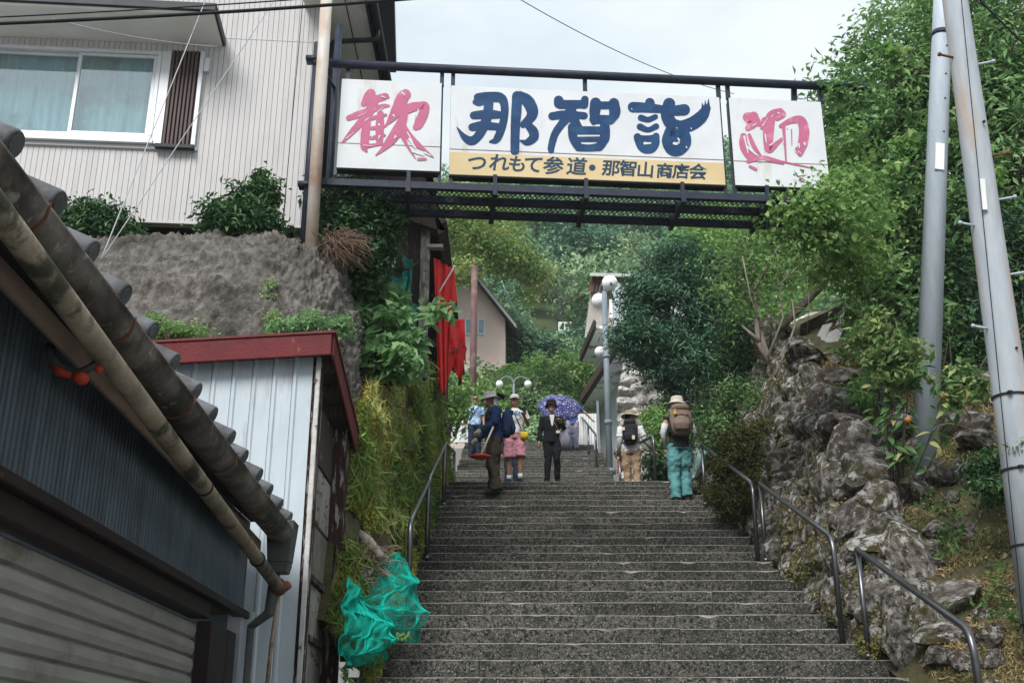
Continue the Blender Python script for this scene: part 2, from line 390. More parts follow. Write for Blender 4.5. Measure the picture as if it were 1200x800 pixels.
def rock_variant(seed, sub=2, flat=1.0, amp=.32):
    bm = __import__('bmesh').new(); import bmesh
    bmesh.ops.create_icosphere(bm, subdivisions=sub, radius=1.0)
    q_ = random.Random(seed); pl = []
    for i in range(15):
        a = Vector((q_.gauss(0,1), q_.gauss(0,1), q_.gauss(0,1))).normalized(); pl.append((a, q_.uniform(.60,.92)))
    for v in bm.verts:                                              # a broken block: flat faces cut at random, then worn and chipped
        p = v.co.normalized(); q = p + Vector((seed*7.1, seed*3.3, 0))
        d = min([h / p.dot(a) for a, h in pl if p.dot(a) > .05] + [1.12])
        v.co = p * d * (1 + amp*.30*mnoise.noise(q*2.2) + amp*.30*mnoise.noise(q*4.5) - amp*.30*abs(mnoise.noise(q*8)))
    me = bpy.data.meshes.new('rock'); bm.to_mesh(me); bm.free(); return me
RV = [rock_variant(i, 3) for i in range(7)]; RW = []
for i in range(7):
    m = rock_variant(20 + i, 3); m.materials.append(rock_w); RW.append(m)
for m in RV: m.materials.append(rock_m)
rr = random.Random(3)
# coursed stones of the wall face along the stairs
yy = 9.5
n_wall = 0
while yy < 19.5:
    c = cy(yy); z = 0.0; w = rr.uniform(.14, .30)
    while z < c * .95:
        h = rr.uniform(.16, .44); t = min(1, (z + h/2) / max(c, .05)); x = 3.08 + (.14 + .36*c) * t ** 1.25
        y0 = yy + rr.uniform(-.1, .1)
        place('stone', rr.choice(RW), bk, (x + .02 + rr.uniform(-.03,.03), y0, sz(yy) + z + h/2 - .05), (rr.uniform(-.25,.25), -.25 + rr.uniform(-.25,.2), rr.uniform(-.3,.3)),
              (rr.uniform(.18,.28), w*.80, h*.80)); n_wall += 1
        z += h * .80
    yy += w * .80
# rocks lying in the slope above it: pixel, depth and radius read off the photograph
for px, py, d, s, q, m in [(985,445,13.9,.30,(1.5,1,.7),0),(945,425,14.6,.28,(1.7,1,.6),1),(968,470,13.6,.26,(1.2,1,1),0),(938,465,14.3,.22,(1.1,1,.9),1),(915,480,14.6,.2,(1.1,1,.9),1),(993,505,12.7,.34,(1.3,1,.9),0),(960,505,13.0,.27,(1.2,1,1.1),1),
        (1003,520,12.3,.33,(1.4,1,1),0),(1030,540,12.0,.27,(1.5,1,.8),0),(1015,570,11.5,.30,(1.5,1,1),1),(1020,610,10.9,.30,(1.4,1,1),0),(1040,640,10.4,.30,(1.5,1,.8),1),(1030,715,9.8,.27,(1.1,1,1),0),(1095,622,10.7,.135,(1,1,1),0),(1125,625,10.7,.135,(1,.9,.95),0),
        (1070,575,11.4,.22,(1,1,1.2),1),(1100,560,11.9,.2,(1,1,.9),0),(1105,705,9.7,.24,(1.8,1,.6),0),(1115,745,9.15,.20,(1.7,1,.7),1),(1150,748,9.1,.12,(1.3,1,.9),1),(1100,770,8.9,.14,(1.3,1,.8),1),(1125,775,8.9,.12,(1,1,.8),0),(1035,470,13.6,.2,(1.3,1,.8),0),(1060,485,13.2,.16,(1.2,1,.8),0),
        (1130,500,12.9,.28,(1.5,1,.8),0),(1150,520,12.4,.2,(1.6,1,.7),1),(1075,530,12.2,.2,(1.4,1,.7),0),(1045,505,12.9,.22,(1.4,1,.8),1),(1150,460,13.8,.3,(1.3,1,.9),0),(1005,480,13.4,.18,(1.3,1,.9),1),(1090,480,13.3,.16,(1.3,1,.8),1),
        (985,560,11.8,.24,(1,1,1.2),1),(980,590,11.4,.22,(1,1,1.3),1),(1000,640,10.6,.22,(.9,1,1.3),1),(1010,680,10.2,.22,(.9,1,1.2),1),(1065,700,9.9,.2,(1.2,1,.8),1),(1080,645,10.4,.18,(1.6,1,.6),0)]:
    p = P(px, py, d)
    for _ in range(6):                                               # where the sight line meets the slope
        e = p.z - (bank(p.x, p.y) + s*q[2]*.28); d = min(15.5, max(7.5, d + 1.2*e)); p = P(px, py, d)
    p.z = bank(p.x, p.y) + s*q[2]*.28
    place('rock', (RW if m else RV)[rr.randrange(7)], bk, p, (rr.uniform(-.3,.3), rr.uniform(-.3,.3), rr.uniform(0,6)), (s*q[0], s*q[1], s*q[2]))
# small stones wedged between
for i in range(70):
    y = rr.uniform(8.2, 14.5); x = 3.2 + .36*cy(y) + abs(rr.gauss(0, .9)); s = rr.uniform(.04, .13)
    place('rock', rr.choice(RV + RW), bk, (x, y, bank(x, y) + s*.2), (rr.uniform(-1,1), rr.uniform(-1,1), rr.uniform(0,6)), (s*rr.uniform(.8,1.5), s, s*rr.uniform(.6,1)))
grass_m = LEAF('bank grass', (.085,.10,.03), (.20,.165,.07), (.36,.27,.14), .25, .7)
moss_m = LEAF('wall moss', (.06,.085,.02), (.13,.145,.035), (.22,.17,.05), .25, .8)
def scatter(name, fn, n, L, Wd, mat, seed, up=(0,0,1), spread=.7, upd=.9, parent=None):
    g_ = np.random.default_rng(seed); C = []; T = []
    for i in range(n):
        r = fn(g_)
        if r is None: continue
        C.append(r); T.append(.5 + .9*mnoise.noise(Vector(r)*1.1) + g_.uniform(-.3, .3))
    C = np.array(C); k = len(C)
    N = g_.normal(size=(k, 3)); D = np.array(up)*upd + g_.normal(size=(k, 3))*spread
    me = leaves_mesh(name, C, N, L*(.5 + g_.random(k)), Wd*(.6 + .8*g_.random(k)), np.array(T), mat, D=D)
    return obj(name, me, parent)
def gf(g_):
    y = g_.uniform(5.8, 14.5); x = 3.06 + .36*cy(y) + abs(g_.normal(0, 1.5)) + (.1 if y > 10 else 0)
    if mnoise.noise(Vector((x*1.3, y*1.3, 3))) < -.12 + .25*(g_.random()-.5): return None
    return (x, y, bank(x, y) + .02)
tag(scatter('step_weeds', sw_, 900, .035, .012, step_weed, 3, upd=.9), kind='stuff')
tag(scatter('grass', gf, 48000, .075, .011, grass_m, 5), kind='stuff')
def litter(g_):
    y = g_.uniform(8.0, 12.0); x = 3.25 + .3*cy(y) + abs(g_.normal(0, 1.3)); return (x, y, bank(x, y) + .015)
def wg(g_):
    y = g_.uniform(8.3, 14.8); x = 3.12 + .36*cy(y)*g_.random() + abs(g_.normal(0, .8))
    if mnoise.noise(Vector((x*2.6, y*2.6, 8))) < .26: return None
    return (x - .04, y - .08, bank(x, y) + .05 + .06*g_.random())
weed_m = LEAF('bank weeds', (.05,.12,.03), (.10,.20,.05), (.19,.30,.09), .35, .6)
tag(scatter('bank_weeds', wg, 7000, .075, .026, weed_m, 6, spread=.9, upd=.6), kind='stuff')
straw_m = LEAF('dry litter', (.20,.13,.07), (.33,.25,.15), (.45,.37,.25), .15, .9)
tag(scatter('fallen_leaves', litter, 2600, .05, .025, straw_m, 8, spread=1, upd=.1), kind='stuff')
def wm(g_):
    y = g_.uniform(9.6, 19); c = cy(y); t = g_.random(); x = 3.08 + (.14+.36*c)*t**1.25 - .05 - .17*g_.random()
    z = sz(y) + c*t
    if mnoise.noise(Vector((x*2, y*1.8, z*1.5))) < .02: return None
    return (x, y, z)
tag(scatter('wall_moss', wm, 17000, .035, .022, moss_m, 9, up=(-.5,-.3,.2), spread=.8), kind='stuff')

# ------------------------------------------------------------------ left bank: mossy retaining wall, sprayed concrete slope
def lb(y): return float(np.interp(y, [9.3, 9.6, 10.0, 11, 13, 15, 17, 19.5], [.5, 1.3, 2.2, 2.35, 2.45, 2.4, 2.1, 1.6]))
def left_bank(u, v):
    y = 9.2 + 10.8*u; h = lb(y) * v; z = sz(y) - .08 + h
    x = -1.12 - .30*v*(1.2 if y < 13 else .7) - .05*max(0, y-9.2)*0
    nzz = .10*fbm(y*1.6, z*1.6, 1) + .05*fbm(y*5, z*5, 4)
    return (x + nzz*min(1, v*4 + .2), y, z + .05*fbm(y*2, z*2, 8)*v)
lbank = struct_root('mossy_bank')
mossrock = M('mossy bank face', (.10,.095,.05), (.05,.05,.03), 5, .95, .9, 18, c3=(.15,.13,.03), s3=2.0, c4=(.42,.40,.34), s4=5, lo4=.64, hi4=.70)
G().grid(left_bank, 90, 26).build('bank_face', mossrock, lbank, True)
G().grid(lambda u, v: (left_bank(u, 1)[0] - 2.2*v, left_bank(u, 1)[1], left_bank(u, 1)[2] + .25*v), 60, 6).build('bank_top', soil, lbank, True)
moss2 = LEAF('bank moss', (.11,.16,.03), (.28,.29,.06), (.42,.33,.07), .25, .8)
def lm(g_):
    u, v = g_.random()**1.3, g_.random(); p = left_bank(u, v)
    if mnoise.noise(Vector(p)*1.5) < -.18: return None
    return (p[0] + .02 + .06*g_.random(), p[1], p[2])
tag(scatter('bank_moss', lm, 60000, .045, .026, moss2, 11, up=(.5,-.3,-.5), spread=.7), kind='stuff')
def lf(g_):
    u, v = g_.random()**1.3*.7, g_.random(); p = left_bank(u, v)
    if mnoise.noise(Vector(p)*1.1 + Vector((9,0,0))) < .10: return None
    return (p[0] + .03 + .10*g_.random(), p[1], p[2])
fern_m = LEAF('bank ferns', (.05,.12,.03), (.10,.20,.05), (.19,.28,.08), .35, .6)
tag(scatter('bank_ferns', lf, 5000, .10, .03, fern_m, 12, up=(.7,-.5,.2), spread=.7), kind='stuff')
for i in range(26):
    u, v = rr.random()*.85, rr.random(); p = left_bank(u, v); s = rr.uniform(.06, .2)
    place('rock', rr.choice(RW), lbank, p, (rr.uniform(-1,1), rr.uniform(-1,1), rr.uniform(0,6)), (s*.6, s*1.2, s))
hang_m = LEAF('hanging grass', (.12,.21,.045), (.26,.35,.09), (.43,.43,.15), .4, .7)
def hg(g_):
    u, v = g_.random()**1.3, .25 + .75*g_.random(); p = left_bank(u, v)
    if mnoise.noise(Vector(p)*1.7 + Vector((0,4,0))) < -.1: return None
    return (p[0] + .05 + .08*g_.random(), p[1], p[2])
tag(scatter('hanging_grass', hg, 9000, .20, .012, hang_m, 13, up=(.25,-.1,-1), spread=.28, upd=1), kind='stuff')
# sprayed concrete: front face, rounded corner, then back along the stairs
gun = M('sprayed concrete', (.20,.185,.17), (.075,.067,.06), 9, .95, .8, 45, c3=(.05,.05,.042), s3=1.5, lo3=.5, hi3=.66, c4=(.24,.22,.2), s4=30)
def gunite(u, v):
    """u runs from the far west along the front, round the corner, then along the stairs; v from the foot up and over the lip"""
    if u < .62: t = u / .62; x, y, nx, ny = -6 + 3.65*t, 9.35, 0, -1
    elif u < .82:
        a = (u - .62) / .2 * math.pi/2; nx, ny = math.sin(a), -math.cos(a); x, y = -2.35 + .95*nx, 10.75 + 1.4*ny
    else: t = (u - .82) / .18; x, y, nx, ny = -1.40 - .1*t, 10.75 + 2*t, 1, 0
    lean = np.interp(v, [0, .45, .7, .85, .93, 1], [0, .25, .50, .86, 1.1, 1.3]); zt = np.interp(v, [0, .45, .7, .85, .93, 1], [3.2, 4.9, 5.85, 6.45, 6.62, 6.72])
    k = .05*fbm(x*2.2+3, y*2.2, zt*2.2) + .035*fbm(x*7, y*7, zt*11, 3) + .05*abs(fbm(x*15, y*15, zt*24, 4)) + .02*abs(fbm(x*38, y*38, zt*50, 2))
    return (x - nx*lean*.42 + nx*k, y - ny*lean + ny*k, zt + .8*k)
gs = tag(G().grid(gunite, 420, 170).build('sprayed_concrete_slope', gun, None, True), 'lumpy grey sprayed concrete slope below the siding house', 'retaining wall')
# ------------------------------------------------------------------ shuttered building at the street, left
sheet_dark = M('dark ribbed sheet', (.085,.108,.13), (.05,.064,.078), 3, .42, .1, 40, metal=.25, c3=(.085,.06,.05), s3=1.3, lo3=.6, hi3=.72, stretch=(1,4,.6))
shut_m = M('shutter slat', (.30,.29,.265), (.22,.21,.19), 2.2, .5, .1, 40, c3=(.12,.10,.08), s3=1.6, lo3=.6, hi3=.72, stretch=(1,1,5))
brown_st = M('brown enamelled steel', (.018,.012,.012), (.028,.018,.018), 6, .5, c3=(.14,.06,.05), s3=9, lo3=.66, hi3=.72)
gut_m = M('stained gutter', (.20,.175,.155), (.07,.06,.052), 3.2, .55, .2, 30, c3=(.035,.03,.026), s3=1.6, lo3=.48, hi3=.62, c4=(.33,.30,.27), s4=11, lo4=.6, hi4=.7)
tile_m = M('kawara tile', (.125,.13,.14), (.07,.072,.078), 7, .55, .3, 40, c3=(.05,.05,.05), s3=3.5, lo3=.55, hi3=.68)
roller_m = M('stained awning roller', (.33,.27,.20), (.17,.14,.10), 4, .7, .3, 40, c3=(.045,.045,.03), s3=5.5, lo3=.49, hi3=.6)
board_m = M('bare fascia board', (.20,.14,.105), (.13,.09,.07), 5, .75, .3, 30, stretch=(4,.6,4))
sh = thing('shuttered_shop', 'near tiled building with half lowered grey shutter under a dark sheet metal band', 'building', (-1.85, 5, 0))
XW = -1.85; YE = 8.0; YS = -2.0
# ribbed dark sheet above the lintel: real ribs
g = G(); pitch = .046; y = YS; pr = []
while y < YE - .02:
    for dy, dx in ((0, 0), (.010, .007), (.022, .007), (.032, 0)): pr.append((XW + dx, y + dy))
    y += pitch
o = len(g.v)
for x, yy_ in pr: g.v += [(x, yy_, 2.60), (x, yy_, 3.22)]
for i in range(len(pr) - 1): g.f.append((2*i, 2*i+2, 2*i+3, 2*i+1)); g.m.append(0)
g.build('ribbed_sheet', sheet_dark, sh)
G().box((XW - .16, (YS+YE)/2, 2.9), (.3, YE-YS-.02, .66)).build('wall_core', dark_wood, sh)
G().box((XW + .005, (YS+YE)/2 - .03, 2.575), (.09, YE-YS, .05)).box((XW - .06, (YS+7.12)/2, 2.50), (.12, 7.12-YS, .10)).build('lintel', brown_st, sh, bevel=.005)
for k in range(24):                                                            # shutter slats with a rolled joint
    z = 2.43 - k*.105; g = G(); prf = [(0, 0), (.016, -.012), (.020, -.05), (.010, -.085), (-.012, -.095), (-.012, -.105)]
    o = len(g.v)
    for x, dz in prf: g.v += [(XW - .10 + x, YS, z + dz), (XW - .10 + x, 7.13, z + dz)]
    for i in range(len(prf)-1): g.f.append((2*i, 2*i+2, 2*i+3, 2*i+1)); g.m.append(0)
    g.build('shutter_slat', shut_m, sh)
g = G(); 
for y0 in (7.13, 7.36, 7.60): g.box((XW - .035 - .01*(y0 > 7.3), y0 + .11, 1.22), (.10, .215, 2.44))
g.build('door_jamb', brown_st, sh, bevel=.006)
G().box((XW - .02, 7.93, 1.5), (.10, .17, 2.2)).build('corner_trim', M('pale corner trim', (.30,.33,.36), (.22,.24,.26), 4, .5), sh, bevel=.008)
G().box((XW - 2, YE - .05, 1.6), (3.9, .1, 3.2)).build('end_wall', sheet_dark, sh)
G().beam((-1.72, .5, 3.265), (-1.72, 7.75, 3.0), .02, .095, up=(0,0,1)).build('fascia_board', board_m, sh, bevel=.004)
G().box((-1.73, (YS+YE)/2, 3.235), (.24, YE-YS-.02, .02)).build('soffit', M('dark soffit board', (.05,.042,.036), (.03,.026,.024), 6, .85), sh)
def zg(y): return 3.382 - (y - 3.1) * .0395
ZG = lambda y: zg(y) - .07
g = G(); n = 10                                                                # half-round gutter with a rolled lip
prof = [(-1.614 + .088*math.cos(a), .088*math.sin(a)) for a in [math.pi + math.pi*i/n for i in range(n+1)]]
prof_in = [(-1.614 + .083*math.cos(a), .083*math.sin(a)) for a in [2*math.pi - math.pi*i/n for i in range(n+1)]]
pp = prof + [(-1.522, .004), (-1.520, .014)] + [(-1.533, .014)] + prof_in
for yv in (YS, 7.93):
    for x, z in pp: g.v.append((x, yv, zg(yv) - .055 + z))
L_ = len(pp)
for i in range(L_): g.f.append((i, (i+1) % L_, L_ + (i+1) % L_, L_ + i)); g.m.append(0)
g.build('gutter', gut_m, sh, True)
for i in range(14):
    y = 3.35 + (i-3)*.92
    if y > 7.9 or y < YS: continue
    G().tube([(-1.614 + .092*math.cos(a), y, zg(y) - .055 + .092*math.sin(a)) for a in [math.pi + math.pi*k/10 for k in range(11)]] + [(-1.520, y, zg(y) - .035)], .006, 6).build('gutter_strap', rust, sh)
G().tube([(-1.614, 7.92, zg(7.92) - .055), (-1.614, 7.935, zg(7.92) - .055)], .087, 20).build('gutter_end', gut_m, sh)
hop = M('weathered green hopper', (.055,.065,.062), (.09,.095,.09), 5, .6, c3=(.02,.025,.025), s3=3)
g = G(); c = Vector((-1.62, 7.98, 3.14)); q = lambda w, d, z: [(c.x - w/2, c.y - d/2, z), (c.x + w/2, c.y - d/2, z), (c.x + w/2, c.y + d/2, z), (c.x - w/2, c.y + d/2, z)]
g.hexa(q(.12, .12, 2.86), q(.15, .15, 2.93)); g.hexa(q(.15, .15, 2.932), q(.20, .18, 3.22)); g.tube([(c.x-.03, c.y, 2.86), (c.x-.06, c.y+.05, 2.6), (c.x-.2, c.y + .09, 2.5), (c.x-.2, c.y+.09, .1)], .038, 10)
g.build('rain_hopper', hop, sh, bevel=.006)
for i in range(26):                                                            # round eave tiles with pan tiles between, then the roof behind
    y = 8.02 - i*.375
    if y < 0: break
    zc = zg(y) + .060; g = G()
    o = Vector((-1.575, y, zc)); d = Vector((-.9, 0, .42)).normalized(); j = random.uniform(-.012, .012)
    g.tube([o + d*(j), o + d*(j + .01), o + d*(.30 + j)], [.047, .052, .049], 16)
    g.tube([o + d*(j - .006), o + d*(j + .004)], [.034, .034], 14)
    t = g.build('eave_tile', tile_m, sh, True)
    for e in t.data.polygons:
        if len(e.vertices) > 4: e.use_smooth = False
    G().grid(lambda u, v: (-1.60 - .28*v, y - .375*u, zc + .012 + .13*v - .05*math.sin(math.pi*u)), 8, 2).build('pan_tile', tile_m, sh, True)
for i in range(26):
    y = 8.02 - i*.375
    if y < 0: break
    o = Vector((-1.86, y, zg(y) + .20)); d = Vector((-.9, 0, .42)).normalized()
    G().tube([o, o + d*3], .06, 10).build('cover_tile_row', tile_m, sh, True)
G().hexa([(-4.6, YS, 4.42), (-1.62, YS, 3.30), (-1.62, YE, 3.20), (-4.6, YE, 4.32)], [(-4.6, YS, 4.64), (-1.62, YS, 3.45), (-1.62, YE, 3.27), (-4.6, YE, 4.50)]).build('roof_deck', tile_m, sh)
# awning roller hung under the eave, with its crank rod
aw = thing('awning_roller', 'stained rolled up awning tube hanging below the gutter, with a rusty crank rod', 'awning', (-1.55, 7.6, 2.7))
ra, rb = Vector((-1.57, 1.0, 3.40)), Vector((-1.55, 7.62, 2.72))
G().tube([ra, ra.lerp(rb, .55), rb], [.046, .046, .040], 14).build('tube', roller_m, aw, True)
for f in (.70, .90): 
    p = ra.lerp(rb, f); dd = (rb-ra).normalized(); G().tube([p - dd*.008, p + dd*.008], .049, 14).build('clamp_ring', brown_st, aw, True)
G().tube([rb - (rb-ra).normalized()*.01, rb + (rb-ra).normalized()*.035], .058, 12).tube([rb + Vector((.03,.02,-.01)), rb + Vector((.06,.05,.02))], .03, 10).build('crank_gear', rust, aw, True)
G().tube([rb + Vector((.005,.03,-.03)), rb + Vector((-.02,.03,-.35)), rb + Vector((-.06,.03,-1.5))], .014, 8).build('crank_rod', roller_m, aw, True)
pA = P(85, 430, 4.15)
br = thing('motion_lamp', 'small grey and orange lamp bracket clamped under the awning tube', 'lamp', pA)
G().tube(bend_path([P(58,405,4.12), P(62,425,4.1), P(85,440,4.1), P(112,428,4.1), P(118,415,4.15)], .04), .020, 10, sq=.8).build('bracket_arm', M('dark grey plastic', (.05,.055,.06), rough=.6), br, True)
orange = M('orange red plastic', (.40,.045,.016), (.30,.035,.012), 9, .5)
G().ell(P(95,443,4.08), (.030,.034,.026)).tube([P(60,428,4.1), P(70,436,4.08), P(84,440,4.08)], [.012,.016,.012], 8).ell(P(116,432,4.12), (.018,.022,.018)).build('orange_cap', orange, br, True)

# ------------------------------------------------------------------ small shed with the dark red roof edge
sheet_w = M('pale blue white sheet', (.50,.56,.60), (.42,.48,.52), 2.4, .45, .05, 40, c3=(.27,.26,.245), s3=1.6, lo3=.56, hi3=.72, stretch=(2,2,.5), stretch3=(3,3,.5))
red_roof = M('dark red roof edge', (.14,.020,.024), (.095,.016,.020), 5, .5, .15, 40, c3=(.24,.09,.07), s3=6, lo3=.64, hi3=.72)
peel = M('peeling brown paint', (.055,.022,.02), (.035,.018,.016), 9, .75, .6, 40, c3=(.34,.31,.29), s3=5, lo3=.56, hi3=.60, stretch=(6,6,1), stretch3=(6,6,.8))
pale_board = M('grimy pale board', (.33,.31,.28), (.22,.20,.18), 4, .85, .4, 30, c3=(.10,.06,.05), s3=5, lo3=.57, hi3=.63, stretch3=(1,1,4))
sd_ = thing('red_roofed_shed', 'pale sheet clad shed with a dark red roof edge beside the green net', 'shed', (-1.5, 8.4, 1.7))
XS, YF, YB = -1.52, 8.42, 9.72
def shed_top(x, y): return 4.62 + (x - XS) * .06 - (y - YF)*.22
for i in range(17):
    x1 = XS - .035 - i*.158; x0 = x1 - .158
    g = G(); z0 = .9; pr = [(x0, 0), (x0 + .012, -.014), (x0 + .03, -.014), (x0 + .042, 0), (x1 - .003, 0)]
    o = len(g.v)
    for x, dy in pr: g.v += [(x, YF + dy, z0), (x, YF + dy, shed_top(x, YF))]
    for k in range(4): g.f.append((2*k, 2*k+2, 2*k+3, 2*k+1)); g.m.append(0)
    g.build('wall_panel', sheet_w, sd_)
G().box((XS + .008, YF - .012, 2.75), (.036, .03, 3.72)).build('corner_strip', M('white flaking strip', (.55,.55,.54), (.40,.38,.36), 9, .7, .4, c3=(.12,.07,.06), s3=7, lo3=.6, hi3=.65), sd_, bevel=.004)
G().box((XS - .02, YF + .07, 2.75), (.10, .10, 3.7)).build('corner_post', peel, sd_, bevel=.006)
G().box((XS + .015, YB - .11, 2.70), (.16, .20, 3.3)).build('corner_post', peel, sd_, bevel=.008)
for z, h, mt in ((4.1,.46,dark_wood),(3.62,.44,pale_board),(3.16,.42,M('stained concrete board',(.20,.18,.15),(.12,.11,.09),5,.9,.4)),(2.72,.40,pale_board),(2.28,.42,pale_board),(1.84,.40,pale_board),(1.42,.4,pale_board)):
    G().box((XS - .045, (YF+YB)/2 - .02, z), (.04, YB-YF-.36, h)).build('side_board', mt, sd_, bevel=.004)
for z in (2.95, 2.51, 2.07, 1.63): G().box((XS - .02, (YF+YB)/2 - .02, z), (.05, YB-YF-.36, .045)).build('cross_rail', peel, sd_)
def sq(x, y, dz): return Vector((x, y, shed_top(x, y) + dz))
xa, xb, ya, yb = XS - 2.9, XS + .12, YF - .14, YB + .28
G().hexa([sq(xa,ya+.02,.02), sq(xb-.02,ya+.02,.02), sq(xb-.02,yb,.02), sq(xa,yb,.02)], [sq(xa,ya+.02,.08), sq(xb-.02,ya+.02,.08), sq(xb-.02,yb,.08), sq(xa,yb,.08)]).build('roof_deck', dark_wood, sd_)
G().hexa([sq(xa,ya,-.07), sq(xb,ya,-.07), sq(xb,ya+.018,-.07), sq(xa,ya+.018,-.07)], [sq(xa,ya-.01,.10), sq(xb,ya-.01,.10), sq(xb,ya+.018,.10), sq(xa,ya+.018,.10)]).build('front_fascia', red_roof, sd_, bevel=.006)
G().hexa([sq(xb,ya+.02,-.08), sq(xb+.018,ya,-.08), sq(xb+.018,yb,-.10), sq(xb,yb,-.10)], [sq(xb,ya+.02,.10), sq(xb+.018,ya,.10), sq(xb+.018,yb,.10), sq(xb,yb,.10)]).build('side_fascia', red_roof, sd_, bevel=.006)
G().hexa([sq(xa,ya-.02,.101), sq(xb+.03,ya-.02,.101), sq(xb+.03,yb,.101), sq(xa,yb,.101)], [sq(xa,ya-.02,.12), sq(xb+.03,ya-.02,.12), sq(xb+.03,yb,.12), sq(xa,yb,.12)]).build('roof_sheet', red_roof, sd_)
for yy_ in (YF + .1, YF + .45, YF + .8, YF + 1.15): G().beam(sq(XS - .5, yy_, -.03), sq(xb - .03, yy_, -.03), .05, .09).build('rafter', dark_wood, sd_)

# ------------------------------------------------------------------ the siding house on its terrace
TN = .08; hu = Vector((1, TN, 0)).normalized(); hn = Vector((TN, -1, 0)).normalized()      # wall direction, outward normal
HC = P(364, 265, 11.5)
siding = M('grey beige siding', (.50,.487,.487), (.475,.462,.462), 2.0, .6, .05, 60, c3=(.40,.385,.375), s3=.9, lo3=.5, hi3=.78, stretch=(1,1,.4))
soffit_m = M('pale soffit', (.74,.74,.70), (.66,.66,.62), 3, .8)
alu = M('window aluminium', (.62,.64,.66), (.55,.57,.6), 4, .4, metal=.15)
dark_g = M('dark gutter paint', (.018,.022,.03), (.03,.032,.038), 6, .5)
hs = thing('siding_house', 'grey beige house with ribbed siding and a curtained sliding window on the terrace', 'house', (HC.x, HC.y, HC.z))
def hp(px, py, off=0.0): return PP(px, py, HC + hn*off, hn)
def along(p): return (p - HC).dot(hu)
def hw(s, z, off=0.0): return Vector((HC.x, HC.y, 0)) + hu*s + hn*off + Vector((0, 0, z))
zb = HC.z; ZT = 11.6
w_tl, w_br = hp(-14, 52), hp(187, 168); wx0, wx1 = along(w_tl), along(hp(187,100)); wz1, wz0 = hp(90, 58).z, hp(90, 163).z
sx1 = along(hp(236, 110)); sbz = hp(210, 168).z
def hbox(s0, s1, z0, z1, o0, o1, name, mat, parent=hs, bevel=0):
    return G().hexa([hw(s0,z0,o1), hw(s1,z0,o1), hw(s1,z0,o0), hw(s0,z0,o0)], [hw(s0,z1,o1), hw(s1,z1,o1), hw(s1,z1,o0), hw(s0,z1,o0)]).build(name, mat, parent, bevel=bevel)
hbox(-6.5, wx0, zb + .01, ZT, -.12, -.021, 'wall_core', siding); hbox(wx1, -.02, zb + .01, ZT, -.12, -.021, 'wall_core', siding)
hbox(wx0 + .001, wx1 - .001, zb + .01, wz0 - .01, -.12, -.021, 'wall_core', siding); hbox(wx0 + .001, wx1 - .001, wz1 + .005, ZT, -.12, -.021, 'wall_core', siding)
pw = .0605; s = 0.0; i = 0
while s > -4.9:
    s0, s1 = s - pw + .0042, s - .0006
    spans = [(zb - .02, ZT)]
    if s0 < wx1 + .02: spans = [(zb - .02, wz0 - .06), (wz1 + .02, ZT)]
    for a, b in spans: hbox(s0, s1, a, b, -.02, 0.0, 'siding_plank', siding)
    s -= pw; i += 1
# side wall facing the stairs, crawl space, footing
SV = Vector((-.02, 1, 0)).normalized()
G().hexa([hw(-.1,zb,-.03), hw(0,zb,-.03), hw(0,zb,-.03) + SV*3.2, hw(-.1,zb,-.03) + SV*3.2], [hw(-.1,ZT,-.03), hw(0,ZT,-.03), hw(0,ZT,-.03) + SV*3.2, hw(-.1,ZT,-.03) + SV*3.2]).build('side_wall', siding, hs)
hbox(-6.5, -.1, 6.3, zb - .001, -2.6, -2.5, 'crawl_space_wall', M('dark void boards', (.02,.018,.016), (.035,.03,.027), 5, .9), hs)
for s in (-.06,): hbox(s - .12, s, 6.3, zb - .04, -.3, -.08, 'footing', M('footing concrete', (.22,.21,.20), (.15,.145,.14), 6, .9, .3), hs)
hbox(-6.5, .0, zb - .03, zb - .003, -.1, .012, 'base_trim', siding, hs)
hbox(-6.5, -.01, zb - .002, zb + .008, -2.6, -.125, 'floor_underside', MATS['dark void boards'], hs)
# eave along the stairs side
EX, EZ = -1.71, 10.2
G().hexa([(-2.5,11.0,EZ),(EX,11.0,EZ),(EX,15.3,EZ),(-2.5,15.3,EZ)], [(-2.5,11.0,EZ+.06),(EX,11.0,EZ+.06),(EX,15.3,EZ+.06),(-2.5,15.3,EZ+.06)]).build('side_soffit', soffit_m, hs)
G().box((-2.0, 13.1, EZ + .0), (.012, 4.2, .012)).build('soffit_joint', dark_g, hs)
G().tube([(EX + .03, 10.9, EZ + .03), (EX + .03, 15.3, EZ + .03)], .065, 10).box((EX - .035, 13.1, EZ + .03), (.03, 4.4, .16)).build('eave_gutter', dark_g, hs)
G().tube(bend_path([(EX + .04, 11.9, EZ - .03), (EX + .04, 11.9, EZ - .16), (-2.22, 11.86, EZ - .22), (-2.22, 11.86, 8.0)], .06), .032, 10).build('downpipe', dark_g, hs, True)
G().hexa([hw(-7,ZT,.7), hw(.75,ZT,.7), hw(.75,ZT,-3.4), hw(-7,ZT,-3.4)], [hw(-7,ZT+.2,.7), hw(.75,ZT+.2,.7), hw(.75,ZT+.2,-3.4), hw(-7,ZT+.2,-3.4)]).build('roof', dark_g, hs)
